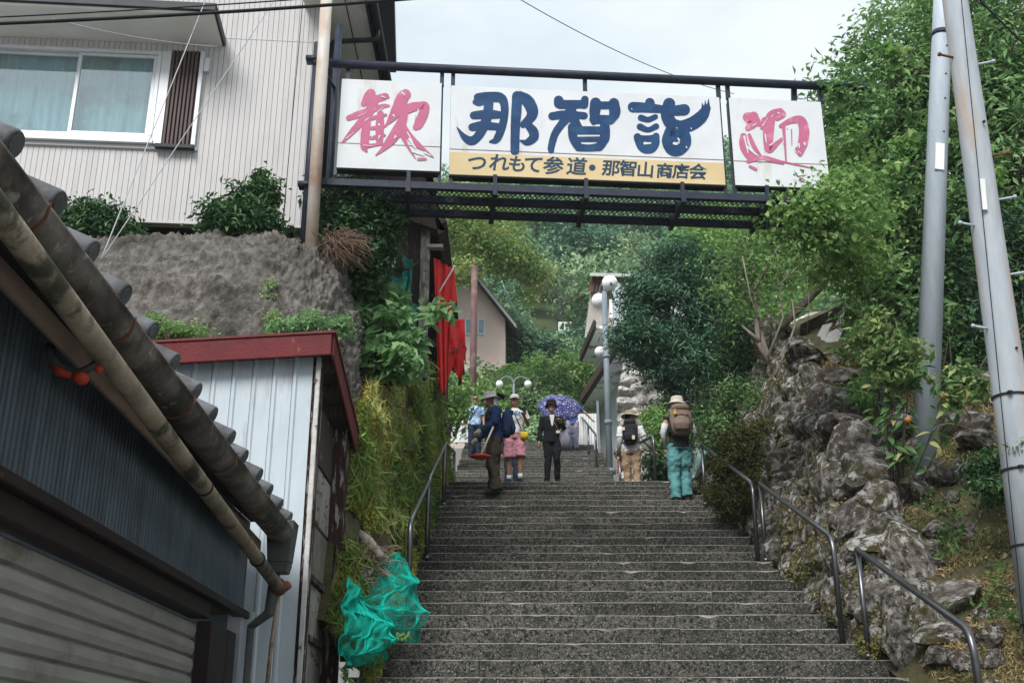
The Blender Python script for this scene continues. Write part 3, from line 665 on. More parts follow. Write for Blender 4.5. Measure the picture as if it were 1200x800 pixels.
# window
wf = G()
for a, b, c, d in ((wx0, wx1, wz1 - .045, wz1), (wx0, wx1, wz0, wz0 + .05), (wx1 - .05, wx1, wz0 + .05, wz1 - .045), (wx0, wx0 + .05, wz0 + .05, wz1 - .045)):
    wf.hexa([hw(a,c,.045), hw(b,c,.045), hw(b,c,-.06), hw(a,c,-.06)], [hw(a,d,.045), hw(b,d,.045), hw(b,d,-.06), hw(a,d,-.06)])
win = wf.build('window', alu, hs, bevel=.006)
mid_s = along(hp(88, 110))
glass_m = bpy.data.materials.new('window glass'); glass_m.use_nodes = True
gn_ = glass_m.node_tree.nodes; gl_ = glass_m.node_tree.links; gn_.remove(gn_['Principled BSDF'])
g_t = gn_.new('ShaderNodeBsdfTransparent'); g_t.inputs[0].default_value = (.80,.92,.94,1); g_g = gn_.new('ShaderNodeBsdfGlossy'); g_g.inputs['Roughness'].default_value = .03; g_x = gn_.new('ShaderNodeMixShader'); g_x.inputs[0].default_value = .20
gl_.new(g_t.outputs[0], g_x.inputs[1]); gl_.new(g_g.outputs[0], g_x.inputs[2]); gl_.new(g_x.outputs[0], gn_['Material Output'].inputs['Surface'])
curt = M('grey blue curtain', (.50,.64,.67), (.33,.45,.48), 5, .9, .2, 20, c3=(.26,.33,.34), s3=1.5, stretch=(4,4,.4))
for a, b, oo in ((wx0 + .05, mid_s + .03, -.035), (mid_s - .02, wx1 - .05, .0)):
    fr = G()
    for x0, x1, z0, z1 in ((a, b, wz0+.052, wz0+.10), (a, b, wz1-.085, wz1-.047), (a, a+.045, wz0+.10, wz1-.085), (b-.045, b, wz0+.10, wz1-.085)):
        fr.hexa([hw(x0,z0,oo+.018), hw(x1,z0,oo+.018), hw(x1,z0,oo-.012), hw(x0,z0,oo-.012)], [hw(x0,z1,oo+.018), hw(x1,z1,oo+.018), hw(x1,z1,oo-.012), hw(x0,z1,oo-.012)])
    fr.build('sash', alu, win, bevel=.004)
    G().hexa([hw(a+.04,wz0+.09,oo+.004), hw(b-.04,wz0+.09,oo+.004), hw(b-.04,wz0+.09,oo), hw(a+.04,wz0+.09,oo)], [hw(a+.04,wz1-.08,oo+.004), hw(b-.04,wz1-.08,oo+.004), hw(b-.04,wz1-.08,oo), hw(a+.04,wz1-.08,oo)]).build('pane', glass_m, win)
cg = G(); cg.grid(lambda u, v: hw(wx0 - .1 + (wx1-wx0+.2)*u, wz0 - .05 + (wz1-wz0+.2)*v, -.115 + .020*math.sin(u*52) + .009*math.sin(u*131+1)), 240, 2); cg.build('curtain', curt, win, True)
hbox(wx0 - .1, wx1 + .02, wz0 - .055, wz0 - .003, -.02, .075, 'window_sill', alu, hs, .006)
hbox(wx0 - .1, sx1 + .02, wz0 - .105, wz0 - .058, -.02, .03, 'sill_trim', siding, hs, .004)
sh0 = along(hp(197, 110))
hbox(wx1 + .003, sh0, wz0 - .05, wz1 + .0, -.02, .05, 'shutter_case', alu, hs, .004)
hbox(sh0 + .004, sx1 - .05, wz0 - .06, wz1 + .02, -.02, .03, 'shutter_back', brown_st, hs)
slat_b = M('brown shutter slat', (.10,.065,.062), (.075,.05,.05), 6, .5)
n = 7
for k in range(n):
    a = sh0 + .012 + (sx1 - .055 - sh0 - .012) * k / n
    hbox(a, a + .028, wz0 - .05, wz1 + .015, .031, .062, 'shutter_slat', slat_b, hs, .004)
hbox(sx1 - .048, sx1, wz0 - .05, wz1 + .02, -.02, .055, 'shutter_case', alu, hs, .004)
hbox(sh0 - .06, sx1 + .0, wz0 - .115, wz0 - .062, .031, .10, 'shutter_foot', dark_g, hs, .006)
# hood over the window, vent, door bell box
hz = hp(150, 50).z; hs1 = along(hp(262, 45))
hbox(-6, hs1, hz - .0, hz + .05, .0, .62, 'window_hood', soffit_m, hs, .006)
hbox(-6, hs1 + .02, hz + .03, hz + .11, .60, .66, 'hood_edge', dark_g, hs, .006)
hbox(hs1 + .001, hs1 + .03, hz + .005, hz + .11, .0, .60, 'hood_edge', dark_g, hs, .006)
hbox(-6, hs1 + .02, hz + .112, hz + .14, .0, .64, 'hood_roof', dark_g, hs)
vc = hp(31, 13, .02); G().tube([vc - hn*.02, vc + hn*.04, vc + hn*.05], [.085, .085, .06], 16).build('round_vent', M('vent metal', (.16,.155,.15), rough=.5), hs, True)
bx = along(hp(243, 78)); bz = hp(243, 78).z
hbox(bx - .03, bx + .03, bz - .10, bz + .09, .0, .05, 'meter_box', alu, hs, .006)
hbox(-5, 0, hp(330, 48).z - .004, hp(330, 48).z + .004, .001, .004, 'siding_joint', siding, hs)
jc = along(hp(222, 200)); hbox(jc - .008, jc + .008, zb + .1, wz0 - .11, .001, .012, 'siding_joint', siding, hs)
# ------------------------------------------------------------------ welcome sign on a gantry over the stairs
GC = P(374, 75, 10.5); gn = hn.copy(); gu = hu.copy()
def gp(px, py, off=0.0): return PP(px, py, GC + gn*off, gn)
def gs_(p): return (p - GC).dot(gu)
def gw(s, z, off=0.0): return Vector((GC.x, GC.y, 0)) + gu*s + gn*off + Vector((0, 0, z))
def gbox(g, s0, s1, z0, z1, o0, o1, m=0):
    return g.hexa([gw(s0,z0,o1), gw(s1,z0,o1), gw(s1,z0,o0), gw(s0,z0,o0)], [gw(s0,z1,o1), gw(s1,z1,o1), gw(s1,z1,o0), gw(s0,z1,o0)], m)
gt = thing('sign_gantry', 'dark steel gantry with mesh deck spanning the stairs and carrying the welcome signs', 'gantry', (GC.x, GC.y, 6.6))
zt = gp(680, 88).z; sR = gs_(gp(985, 104)); zd = (gp(375, 210).z + gp(935, 238).z) / 2; sD0, sD1 = gs_(gp(375, 209)) - .05, gs_(gp(938, 237))
G().tube([gw(-.06, zt), gw(sR + .35, zt)], .048, 12).build('top_pipe', navy, gt, True)
lp_t, lp_b = gp(374, 50, -.02), P(357, 282, 10.5)
G().tube([gw(-.03, 6.3, -.02), gw(-.03, gp(372, 50).z, -.02)], .045, 12).box(gw(-.06, gp(370,70).z, -.01), (.16,.12,.05)).box(gw(-.04, gp(360,217).z, -.01), (.17,.12,.05)).build('post', navy, gt, True)
G().tube([gw(.14, 6.3, -.5), gw(.14, 9.6, -.5)], .04, 12).build('post', navy, gt, True)
G().tube([gw(.14, zt, -.5), gw(-.02, zt, 0)], .02, 8).build('post', navy, gt, True)
G().tube([gw(sD1 + .05, zd, -.30), gw(sD1 + .08, zt + .02, -.06)], .035, 10).build('post', navy, gt, True)
g = G()
for o in (0.0, -.30, -.62): gbox(g, sD0, sD1 + .35, zd - .04 , zd + .035 , o - .03, o + .03)
g.build('deck_beam', navy, gt)
# expanded steel mesh: diagonal strands between the beams
g = G(); step = .052
for (o0, o1) in ((-.268, -.032), (-.588, -.332)):
    s = sD0
    while s < sD1 + .02:
        for d in (1, -1):
            a = gw(s, zd + (.002 if d > 0 else -.002), o0); b = gw(s + d*.13, zd + (.002 if d > 0 else -.002), o1)
            g.beam(a, b, .009, .004, up=(0,0,1))
        s += step
g.build('deck_mesh', navy, gt)
for px in (478, 580, 687, 800, 899):
    s = gs_(gp(px, 228)); g = G(); gbox(g, s - .025, s + .025, zd - .09, zd + .05, -.66, .04); gbox(g, s - .02, s + .02, zd + .05, zd + .16, -.02, .02); g.build('deck_bracket', navy, gt)
for px in (407, 518, 531, 686, 842, 853, 961):
    s = gs_(gp(px, 95)); g = G(); gbox(g, s - .022, s + .022, zt - .2, zt - .02, -.06, -.02)
    if px in (518, 531, 842, 853): gbox(g, s - .016, s + .016, zd + .03, zt - .201, -.055, -.03)
    g.build('hanger', navy, gt)
pw_m = M('sign panel white', (.59,.61,.635), (.53,.55,.575), 2.2, .45, .04, 60, c3=(.42,.34,.27), s3=2.2, lo3=.60, hi3=.80, stretch3=(3,3,.6))
py_m = M('sign panel yellow', (.58,.46,.26), (.52,.41,.225), 3, .5)
seam_m = M('rusty seam', (.30,.17,.11), (.16,.12,.11), 9, .8)
pink_m = M('faded crimson paint', (.46,.125,.215), (.40,.11,.20), 6, .6, c3=(.55,.25,.33), s3=5, lo3=.58, hi3=.7)
blue_m = M('deep blue paint', (.007,.042,.12), (.006,.034,.10), 7, .6, c3=(.012,.058,.145), s3=4)
ink_m = M('blue black paint', (.016,.045,.085), rough=.5)
def panel(name, label, x0t, x1t, yt, x0b, x1b, yb):
    s0 = (gs_(gp(x0t, yt[0])) + gs_(gp(x0b, yb[0]))) / 2; s1 = (gs_(gp(x1t, yt[1])) + gs_(gp(x1b, yb[1]))) / 2
    z1 = (gp(x0t, yt[0]).z + gp(x1t, yt[1]).z) / 2; z0 = (gp(x0b, yb[0]).z + gp(x1b, yb[1]).z) / 2
    t = thing('welcome_sign', label, 'sign', gw((s0+s1)/2, z0), 'welcome sign panels on the gantry')
    g = G(); gbox(g, s0, s1, z0, z1, -.012, .0); g.build('face_sheet', pw_m, t)
    g = G()
    for a, b, c, d in ((s0, s1, z0 - .015, z0 + .03), (s0, s1, z1 - .035, z1 - .005), (s0, s0 + .03, z0 + .03, z1 - .035), (s1 - .03, s1, z0 + .03, z1 - .035)): gbox(g, a, b, c, d, -.12, -.0125)
    g.build('back_frame', M('dark panel frame', (.03,.03,.032), rough=.6), t)
    return t, s0, s1, z0, z1
pL = panel('sign_panel', 'white sign panel with one crimson brush character next to the siding house', 401.5, 518.8, (92, 98.1), 393.5, 514, (196, 200.8))
pC = panel('sign_panel', 'long sign panel with three blue brush characters over a yellow strip', 529.8, 845, (99.5, 115.2), 525.5, 848, (204, 217.3))
pR = panel('sign_panel', 'white sign panel with one crimson brush character next to the leafy tree', 856, 965, (115.5, 119.2), 860, 969.5, (216.5, 221))
for t, s0, s1, z0, z1 in (pL, pR):
    zz = z0 + (z1 - z0)*.27; g = G(); gbox(g, s0, s1, zz - .004, zz + .004, .0, .0025); g.build('panel_seam', seam_m, t)
t, s0, s1, z0, z1 = pC
zy = z0 + (z1 - z0)*.245
g = G(); gbox(g, s0 + .002, s1 - .002, z0 + .002, zy, .0, .004); g.build('yellow_strip', py_m, t)
g = G(); gbox(g, s0, s1, zy + .034, zy + .042, .0, .003); g.build('panel_seam', seam_m, t)
def catmull(pts, n=5):
    P_ = [np.array(p, float) for p in pts]; P_ = [2*P_[0] - P_[1]] + P_ + [2*P_[-1] - P_[-2]]; out = []
    for i in range(1, len(P_) - 2):
        for k in range(n):
            t = k / n; a, b, c, d = P_[i-1:i+3]
            out.append(.5*((2*b) + (c-a)*t + (2*a-5*b+4*c-d)*t*t + (3*b-a-3*c+d)*t**3))
    out.append(P_[-2]); return out
def brush(strokes, org, sc, mat, parent, name, base=.004, jag=.03):
    """brush lettering laid on the sheet: each stroke is a ribbon of varying width with round ends, one sheet above the last"""
    g = G()
    for k, st in enumerate(strokes):
        pts = catmull(st) if len(st) > 1 else [np.array(st[0], float) - [1, 0, 0], np.array(st[0], float) + [1, 0, 0]]
        off = base + k*.00025; L = []; Rr = []
        for i, p in enumerate(pts):
            d = pts[min(i+1, len(pts)-1)] - pts[max(i-1, 0)]; d = d[:2] / (np.linalg.norm(d[:2]) + 1e-6); nrm = np.array([-d[1], d[0]])
            r = max(1.2, p[2] * (1 + jag*random.uniform(-1, 1))); L.append(p[:2] + nrm*r); Rr.append(p[:2] - nrm*r)
        def cap(p, q, n=6):
            c = (p + q)/2; v = p - c; out = []
            for j in range(1, n):
                a = math.pi*j/n; out.append(c + np.array([v[0]*math.cos(a) - v[1]*math.sin(a), v[0]*math.sin(a) + v[1]*math.cos(a)]))
            return out
        e1 = cap(L[-1], Rr[-1]); e0 = cap(Rr[0], L[0])
        if np.dot(e1[3] - pts[-1][:2], pts[-1][:2] - pts[-2][:2]) < 0: e1 = [2*(L[-1]+Rr[-1])/2 - q for q in e1][::-1]
        if np.dot(e0[3] - pts[0][:2], pts[0][:2] - pts[1][:2]) < 0: e0 = [2*(L[0]+Rr[0])/2 - q for q in e0][::-1]
        def W3(q): return gp(org[0] + q[0]/sc, org[1] + q[1]/sc, off)
        o = len(g.v)
        for a, b in zip(L, Rr): g.v += [W3(a), W3(b)]
        for i in range(len(L) - 1): g.f.append((o+2*i, o+2*i+1, o+2*i+3, o+2*i+2)); g.m.append(0)
        g.add([W3(q) for q in [L[-1]] + e1 + [Rr[-1]]], [tuple(range(len(e1)+2))]); g.add([W3(q) for q in [Rr[0]] + e0 + [L[0]]], [tuple(range(len(e0)+2))])
    return g.build(name, mat, parent)
kan = [[(285,160,38),(262,190,36),(232,236,22)],[(280,205,28),(340,195,26),(395,180,26),(412,186,14)],[(310,220,34),(275,290,36),(222,360,30),(140,450,22),(72,525,7)],
 [(118,342,20),(190,315,26),(280,285,24),(380,252,16),(420,250,9)],[(255,370,30),(245,450,33),(238,530,32),(236,560,26),(252,590,10)],[(358,310,24),(352,410,32),(350,520,26)],
 [(290,345,14),(340,330,14),(398,318,10)],[(290,418,13),(340,412,14),(395,400,10)],[(285,490,13),(340,482,14),(388,470,10)],[(225,562,16),(300,545,12),(375,535,9)],
 [(545,165,40),(525,185,46),(490,265,45),(450,330,32),(405,388,9)],[(500,305,28),(590,262,34),(655,248,28),(690,255,34),(675,320,36),(640,390,34),(622,410,22)],
 [(535,320,28),(500,410,40),(440,500,36),(380,570,18),(322,620,4)],[(520,400,28),(575,480,26),(640,545,22),(690,580,10),(752,635,5)],[(520,470,18),(560,550,10),(618,642,4)],[(640,650,10),(695,648,9)]]
brush(kan, (390,85), 6.4, pink_m, pL[0], 'brush_character')
dry = lambda *l: [[(a,b,w),(c,d,w*.5)] for a,b,c,d,w in l]
brush(dry((190,330,250,300,2.5),(330,300,380,262,3),(100,495,160,450,3),(245,360,270,340,4),(520,150,540,170,6),(455,320,462,330,6),(560,450,600,520,4),(575,500,640,600,8),(600,590,680,620,9),(690,600,735,625,6),(640,280,645,300,6),(620,310,610,380,3),(345,390,352,398,6),(350,475,342,500,5),(300,470,292,500,3),(370,180,395,190,5),(470,480,462,492,7),(230,545,300,552,3),(620,560,590,540,5)), (390,85), 6.4, pw_m, pL[0], 'dry_brush_gap', .0085, .2)
na = [[(255,165,45),(350,160,52),(470,165,50),(512,225,42),(515,340,38),(485,470,40),(435,580,36),(375,600,13)],[(225,208,26),(262,225,24),(310,215,20)],[(212,340,40),(300,332,44),(390,330,46),(470,335,36)],[(198,456,40),(300,440,44),(450,452,36)],
 [(360,200,48),(350,320,48),(315,440,48),(250,550,44),(185,590,44),(115,550,30),(45,455,4)],[(90,520,10),(55,480,3)],[(640,150,50),(632,300,50),(622,450,46),(617,690,44)],[(670,150,50),(745,200,60),(790,295,58),(770,365,48),(700,430,34)],[(745,430,36),(800,500,48),(800,560,46),(735,605,32),(672,588,8)]]
brush(na, (530,95), 8.42, blue_m, pC[0], 'brush_character', .003, .02)
chi = [[(175,158,52),(178,200,48),(196,225,26)],[(190,200,48),(320,200,46),(440,198,44)],[(448,148,40),(440,205,44)],[(108,322,42),(250,305,44),(440,318,38)],[(310,220,52),(290,300,58),(205,405,42),(135,510,40),(98,640,36),(96,678,32)],[(300,310,48),(345,375,48),(400,425,20)],
 [(560,185,58),(550,290,56),(540,385,30)],[(560,210,40),(740,208,40)],[(750,188,56),(758,290,58),(715,380,30)],[(540,355,48),(720,358,46)],[(320,440,50),(325,540,46),(370,625,46)],[(655,425,52),(655,540,52),(610,625,46)],[(350,468,42),(650,470,42)],[(340,562,26),(640,560,28)],[(380,645,40),(490,652,36),(600,640,42)]]
brush(chi, (635,100), 8.89, blue_m, pC[0], 'brush_character', .003, .02)
moude = [[(105,185,56),(240,190,52),(400,205,42)],[(280,138,50),(290,190,50)],[(188,295,34),(262,314,30),(338,284,28)],[(178,388,36),(262,420,28),(346,384,32)],[(152,495,42),(190,585,46),(230,625,40),(300,620,40),(338,560,42),(345,485,36)],[(150,508,36),(250,514,36),(344,500,34)],[(230,600,30),(300,602,30)],
 [(482,150,64),(460,250,66),(500,350,66),(600,388,66),(720,355,70),(820,280,64),(872,195,44)],[(835,205,20),(826,140,3)],[(858,195,16),(858,115,3)],[(888,195,22),(892,100,3)],[(520,222,50),(640,210,60)],[(490,440,58),(468,540,62),(510,630,54),(590,636,50),(650,560,58),(630,470,64),(545,452,60)],[(530,510,30),(560,525,18)],[(500,620,50),(590,615,52)]]
brush(moude, (730,105), 8.89, blue_m, pC[0], 'brush_character', .003, .02)
brush(dry((530,560,565,572,14),(575,510,590,535,10),(710,402,716,414,5),(660,596,668,610,6),(228,560,284,560,13),(90,200,96,210,4),(560,400,570,406,4)), (730,105), 8.89, pw_m, pC[0], 'dry_brush_gap', .0075, .2)
gei = [[(148,190,42),(190,232,46),(150,280,24)],[(195,185,40),(240,245,22)],[(112,345,26),(116,420,36),(165,505,32),(240,525,14)],[(160,335,14),(200,430,18),(258,510,8)],[(410,152,36),(340,185,42),(318,290,44),(315,400,38),(325,455,30),(375,415,20),(432,365,12)],[(430,165,32),(390,190,30)],[(285,215,26),(262,280,12)],
 [(418,262,16),(500,218,24),(580,215,36),(608,300,42),(598,400,40),(575,475,28)],[(440,270,14),(452,420,9),(460,545,7)],[(505,290,5),(508,420,3)],[(548,450,16),(575,490,20)],[(150,550,14),(270,522,18),(420,550,8),(560,580,6),(705,610,3)],[(165,590,10),(215,615,12)],[(548,662,4),(612,702,4)],[(300,545,5),(440,570,5)]]
brush(gei, (855,110), 6.96, pink_m, pR[0], 'brush_character')
brush(dry((120,350,150,480,8),(140,430,215,495,9),(290,330,300,400,6),(330,420,400,370,6),(190,260,220,240,5),(270,260,310,200,4),(340,190,360,170,4),(395,155,410,160,6),(565,410,570,440,8),(610,400,615,420,8),(530,460,560,490,3),(560,470,590,490,3),(470,280,460,260,5),(230,550,330,540,2.5),(440,400,430,340,3)), (855,110), 6.96, pw_m, pR[0], 'dry_brush_gap', .0085, .2)
dotg = [[(615,78,13)]]
brush(dotg, (525,175), 3.636, ink_m, pC[0], 'dot', .006)
def letter_obj(cu, mat, name):
    tmp = bpy.data.objects.new('tmp', cu); me = bpy.data.meshes.new_from_object(tmp); bpy.data.objects.remove(tmp); me.name = name; me.materials.clear(); me.materials.append(mat)
    o = bpy.data.objects.new(name, me); COL.objects.link(o); return o
gm = Matrix((( gu.x, 0, gn.x), (gu.y, 0, gn.y), (0, 1, 0)))
for ch, cx_, cy_, sz_ in (('つ',120,62,.20),('れ',215,62,.20),('も',292,67,.19),('て',360,70,.20),('参',445,75,.20),('道',545,78,.20),('那',692,84,.18),('智',766,86,.18),('山',838,92,.18),('商',920,96,.17),('店',990,98,.17),('会',1062,100,.18)):
    cu = bpy.data.curves.new('letter', 'FONT'); cu.body = ch; cu.size = sz_ * 1.12; cu.align_x = 'CENTER'; cu.align_y = 'CENTER'; cu.offset = .004; cu.extrude = .001; cu.shear = .12; cu.resolution_u = 3
    o = letter_obj(cu, ink_m, 'letter')
    p = gp(525 + cx_/3.636, 175 + cy_/3.636, .006); o.matrix_basis = Matrix.Translation(p) @ gm.to_4x4(); adopt(o, pC[0])

# rusty white pole in front of the house corner, and the utility pole with its strut
zA, zB = P(365, 284, 10.35), P(383, -6, 10.25)
po = thing('rusty_pole', 'rust stained thin white pole at the corner of the siding house', 'pole', zA)
G().tube([zA - Vector((0,0,.5)), zB + (zB-zA)*.1], .064, 14).build('shaft', M('rust stained pole', (.50,.49,.47), (.42,.35,.29), 3, .6, .2, 30, c3=(.32,.17,.09), s3=1.1, lo3=.50, hi3=.68, stretch=(5,5,.5)), po, True)
b0, b1 = Vector((3.86, 8.5, 2.1)), Vector((3.69, 7.85, 8.3))
ut = thing('utility_pole', 'thick grey steel utility pole with step bolts beside the grassy bank', 'utility pole', b0)
dv = (b1 - b0)
G().tube([b0, b0 + dv*.35, b1, b0 + dv*1.4], [.150, .130, .095, .085], 24).build('shaft', galv2, ut, True)
def on(f, side=0, out=1.0, base=b0, d=dv): return base + d*f + Vector((side, 0, 0))
for f, s in ((.93,-1),(.905,1),(.80,-1),(.79,1),(.66,1),(.565,-1),(.60,1),(.43,-1),(.50,1),(.30,1)):
    r = .15 - .06*f; p = on(f); G().tube([p + Vector((s*r*.8, -.03, 0)), p + Vector((s*(r + .11), -.06, .012))], .010, 8).tube([p + Vector((s*(r+.105), -.06, .012)), p + Vector((s*(r+.125), -.062, .014))], .017, 8).build('step_bolt', rust if f in (.905, .66, .80) else galv, ut, True)
for f in (.075, .165, .255, .345):
    r = .158 - .05*f; p = on(f); G().tube([p - Vector((0,0,.008)), p + Vector((0,0,.008))], r*.99, 24).box(p + Vector((-.06, -r + .01, 0)), (.03,.04,.02)).build('strap', black_rubber, ut)
for f in (.44, .555):
    p = on(f); G().tube([p - Vector((0,0,.006)), p + Vector((0,0,.006))], .150 - .065*f, 24).build('band', M('pale band', (.5,.5,.5)), ut, True)
p = on(.60) + Vector((-.05, -.128, 0)); G().box(p, (.045, .012, .26), Euler((.10,.028,0)).to_matrix()).build('number_plate', white_paint, ut)
for f in (.12, .20, .31, .40, .70): p = on(f); G().tube([p + Vector((.04, -.13, 0)), p + Vector((.04, -.152 + .05*f, 0))], .012, 10).build('bolt_hole', black_rubber, ut)
s0_, s1_ = Vector((4.31, 11.6, 4.5)), Vector((5.16, 11.45, 9.95))
stp = thing('strut_pole', 'slimmer grey strut pole leaning from the rocks towards the utility pole', 'utility pole', s0_)
sv = s1_ - s0_
G().tube([s0_, s0_ + sv*1.0, s0_ + sv*1.15], [.130, .112, .110], 24).build('shaft', galv, stp, True)
p = s0_ + sv*.66 + Vector((-.01,-.122,0)); G().box(p, (.10, .02, .34), Euler((0,.155,0)).to_matrix()).build('number_plate', white_paint, stp)
for f in (.93,.86,.80,.72): p = s0_ + sv*f + Vector((.03,-.112,0)); G().ell(p, (.012,.012,.012), 8, 6).build('bolt_hole', black_rubber, stp)
p = s0_ + sv*.97; G().tube([p - sv.normalized()*.03, p + sv.normalized()*.03], .122, 20).tube([p + Vector((.05,-.11,.02)), p + Vector((.26,-.12,.05))], .02, 8).build('clamp', dark_g, stp, True)

# ------------------------------------------------------------------ cables
def cable(label, a, b, sag, r, mat=black_rubber, name='cable', n=24, group=None):
    a, b = Vector(a), Vector(b); pts = [a.lerp(b, i/n) - Vector((0, 0, sag*4*(i/n)*(1-i/n))) for i in range(n+1)]
    return tag(G().tube(pts, r, 6).build(name, mat, None, True), label, 'cable', group)
wire_m = M('pale wire', (.36,.37,.38), rough=.5); teal_w = M('teal cable sheath', (.42,.58,.58), rough=.5)
cable('thick black cable crossing the top of the siding house', P(-60, 30, 8.4), P(560, -8, 9.6), .04, .017)
cable('thinner black cable running just above the thick one', P(-60, 23, 8.3), P(520, -14, 9.7), .03, .007)
cable('thin wire sagging under the window hood', P(60, 22, 9.3), P(255, 55, 10.6), .05, .005, wire_m, 'wire')
cable('pale drop wire slanting steeply past the window shutter', P(118, 305, 8.2), P(246, -12, 9.2), 0, .0055, wire_m, 'wire')
cable('pale drop wire slanting gently from the roof tiles to the house top', P(119, 304, 8.25), P(330, -12, 9.6), 0, .0045, wire_m, 'wire')
cable('dark thin chain hanging down the siding wall', P(329, 288, 10.9), P(356, -10, 11.0), 0, .005, dark_g, 'chain')
cable('thin dark wire in the sky above the signs', P(600, -6, 20), P(860, 110, 30), .3, .010)
cable('black cable by the top of the leafy tree', P(1140, -8, 8.6), P(1215, 65, 10), .02, .010)
cable('thin twin cable beside the one by the leafy tree', P(1132, -8, 8.6), P(1215, 45, 10.2), .03, .006)
cable('thin cable running down the thick utility pole', P(1126, -6, 7.75), P(1200, 742, 8.36), 0, .004)
# ------------------------------------------------------------------ vegetation
bark = M('grey brown bark', (.13,.105,.085), (.075,.06,.05), 9, .9, .7, 40, stretch=(4,4,.8))
bark_pale = M('pale bare bark', (.27,.235,.20), (.15,.125,.105), 9, .9, .5, 40, stretch=(4,4,.8))
L_dark = LEAF('dark evergreen leaves', (.018,.055,.022), (.040,.105,.038), (.11,.20,.065), .25, .42)
L_mid = LEAF('broad evergreen leaves', (.058,.138,.050), (.120,.235,.082), (.28,.42,.15), .3, .42)
L_bright = LEAF('bright creeper leaves', (.085,.20,.06), (.19,.35,.10), (.40,.52,.19), .4, .5)
L_yel = LEAF('yellow green leaves', (.09,.20,.055), (.18,.34,.10), (.36,.48,.18), .4, .55)
L_need = LEAF('bluish needles', (.022,.075,.048), (.052,.135,.078), (.14,.26,.14), .2, .6)
L_cit = LEAF('citrus leaves', (.05,.125,.045), (.14,.24,.08), (.40,.40,.16), .35, .35)
L_olive = LEAF('olive moss foliage', (.035,.045,.012), (.075,.088,.022), (.13,.12,.03), .2, .8)
L_herb = LEAF('soft green herb leaves', (.10,.23,.08), (.18,.34,.14), (.30,.46,.22), .4, .5)
L_aut = LEAF('turning maple leaves', (.11,.21,.06), (.19,.31,.10), (.44,.37,.13), .4, .6)
L_far = LEAF('hill forest leaves', (.10,.21,.125), (.17,.31,.175), (.29,.43,.25), .3, .7)
L_far2 = LEAF('pale hill forest leaves', (.16,.29,.145), (.27,.40,.21), (.42,.53,.29), .3, .7)
L_far3 = LEAF('dark hill conifer leaves', (.045,.12,.085), (.085,.19,.12), (.16,.28,.17), .2, .7)
def limbs(g, base, top, r, n, spread, seed, up=.5, sub=2, rise=(.35,1.0)):
    q = random.Random(seed); base, top = Vector(base), Vector(top)
    m = base.lerp(top, .5) + Vector((q.uniform(-.1,.1), q.uniform(-.1,.1), 0)) * (top-base).length*.6
    tr = [base, base.lerp(m, .6), m, m.lerp(top, .55) + Vector((q.uniform(-.05,.05),0,0)), top]
    g.tube(tr, [r*1.25, r, r*.8, r*.55, r*.25], 9)
    for i in range(n):
        f = q.uniform(*rise); k = min(3, int(f*4)); a = tr[k].lerp(tr[k+1], f*4 - k if f < 1 else 1)
        an = q.uniform(0, 6.28); d = Vector((math.cos(an), math.sin(an), up*q.uniform(.5,1.6))).normalized(); ln = spread*q.uniform(.5, 1.0)
        p1 = a + d*ln*.5 + Vector((0,0,q.uniform(-.05,.1)))*ln; p2 = a + d*ln + Vector((q.uniform(-.2,.2), q.uniform(-.2,.2), q.uniform(0,.3)))*ln
        rr_ = r*(1 - .6*f)*.5; g.tube([a, p1, p2], [rr_, rr_*.65, rr_*.25], 6)
        for j in range(sub):
            b_ = p1.lerp(p2, q.random()); e = b_ + Vector((q.uniform(-1,1), q.uniform(-1,1), q.uniform(.1,1))).normalized()*ln*.45
            g.tube([b_, b_.lerp(e,.5) + Vector((0,0,.04*ln)), e], [rr_*.45, rr_*.3, rr_*.12], 5)
    return g
def tree(name, label, cat, base, top, tr, lobes, clumps, per, cr, L, Wd, mat, seed, nl=8, spread=1.0, trunk_m=None, group=None, **k):
    t = thing(name, label, cat, base, group)
    g = G(); limbs(g, base, top, tr, nl, spread, seed); g.build('trunk', trunk_m or bark, t, True)
    obj('crown', crown_mesh('crown', lobes, clumps, per, cr, L, Wd, mat, seed, **k), t); return t
def bush(name, label, base, lobes, clumps, per, cr, L, Wd, mat, seed, group=None, stems=7, **k):
    t = thing(name, label, 'bush', base, group); q = random.Random(seed); g = G()
    for i in range(stems):
        c, r = q.choice(lobes); e = Vector(c) + Vector((q.uniform(-.6,.6)*r[0], q.uniform(-.6,.6)*r[1], q.uniform(0,.7)*r[2])); b_ = Vector(base) + Vector((q.uniform(-.1,.1), q.uniform(-.1,.1), -.1))
        g.tube([b_, b_.lerp(e,.5) + Vector((0,0,.1)), e], [.016,.011,.004], 5)
    g.build('stems', bark, t, True); obj('foliage', crown_mesh('foliage', lobes, clumps, per, cr, L, Wd, mat, seed, **k), t); return t
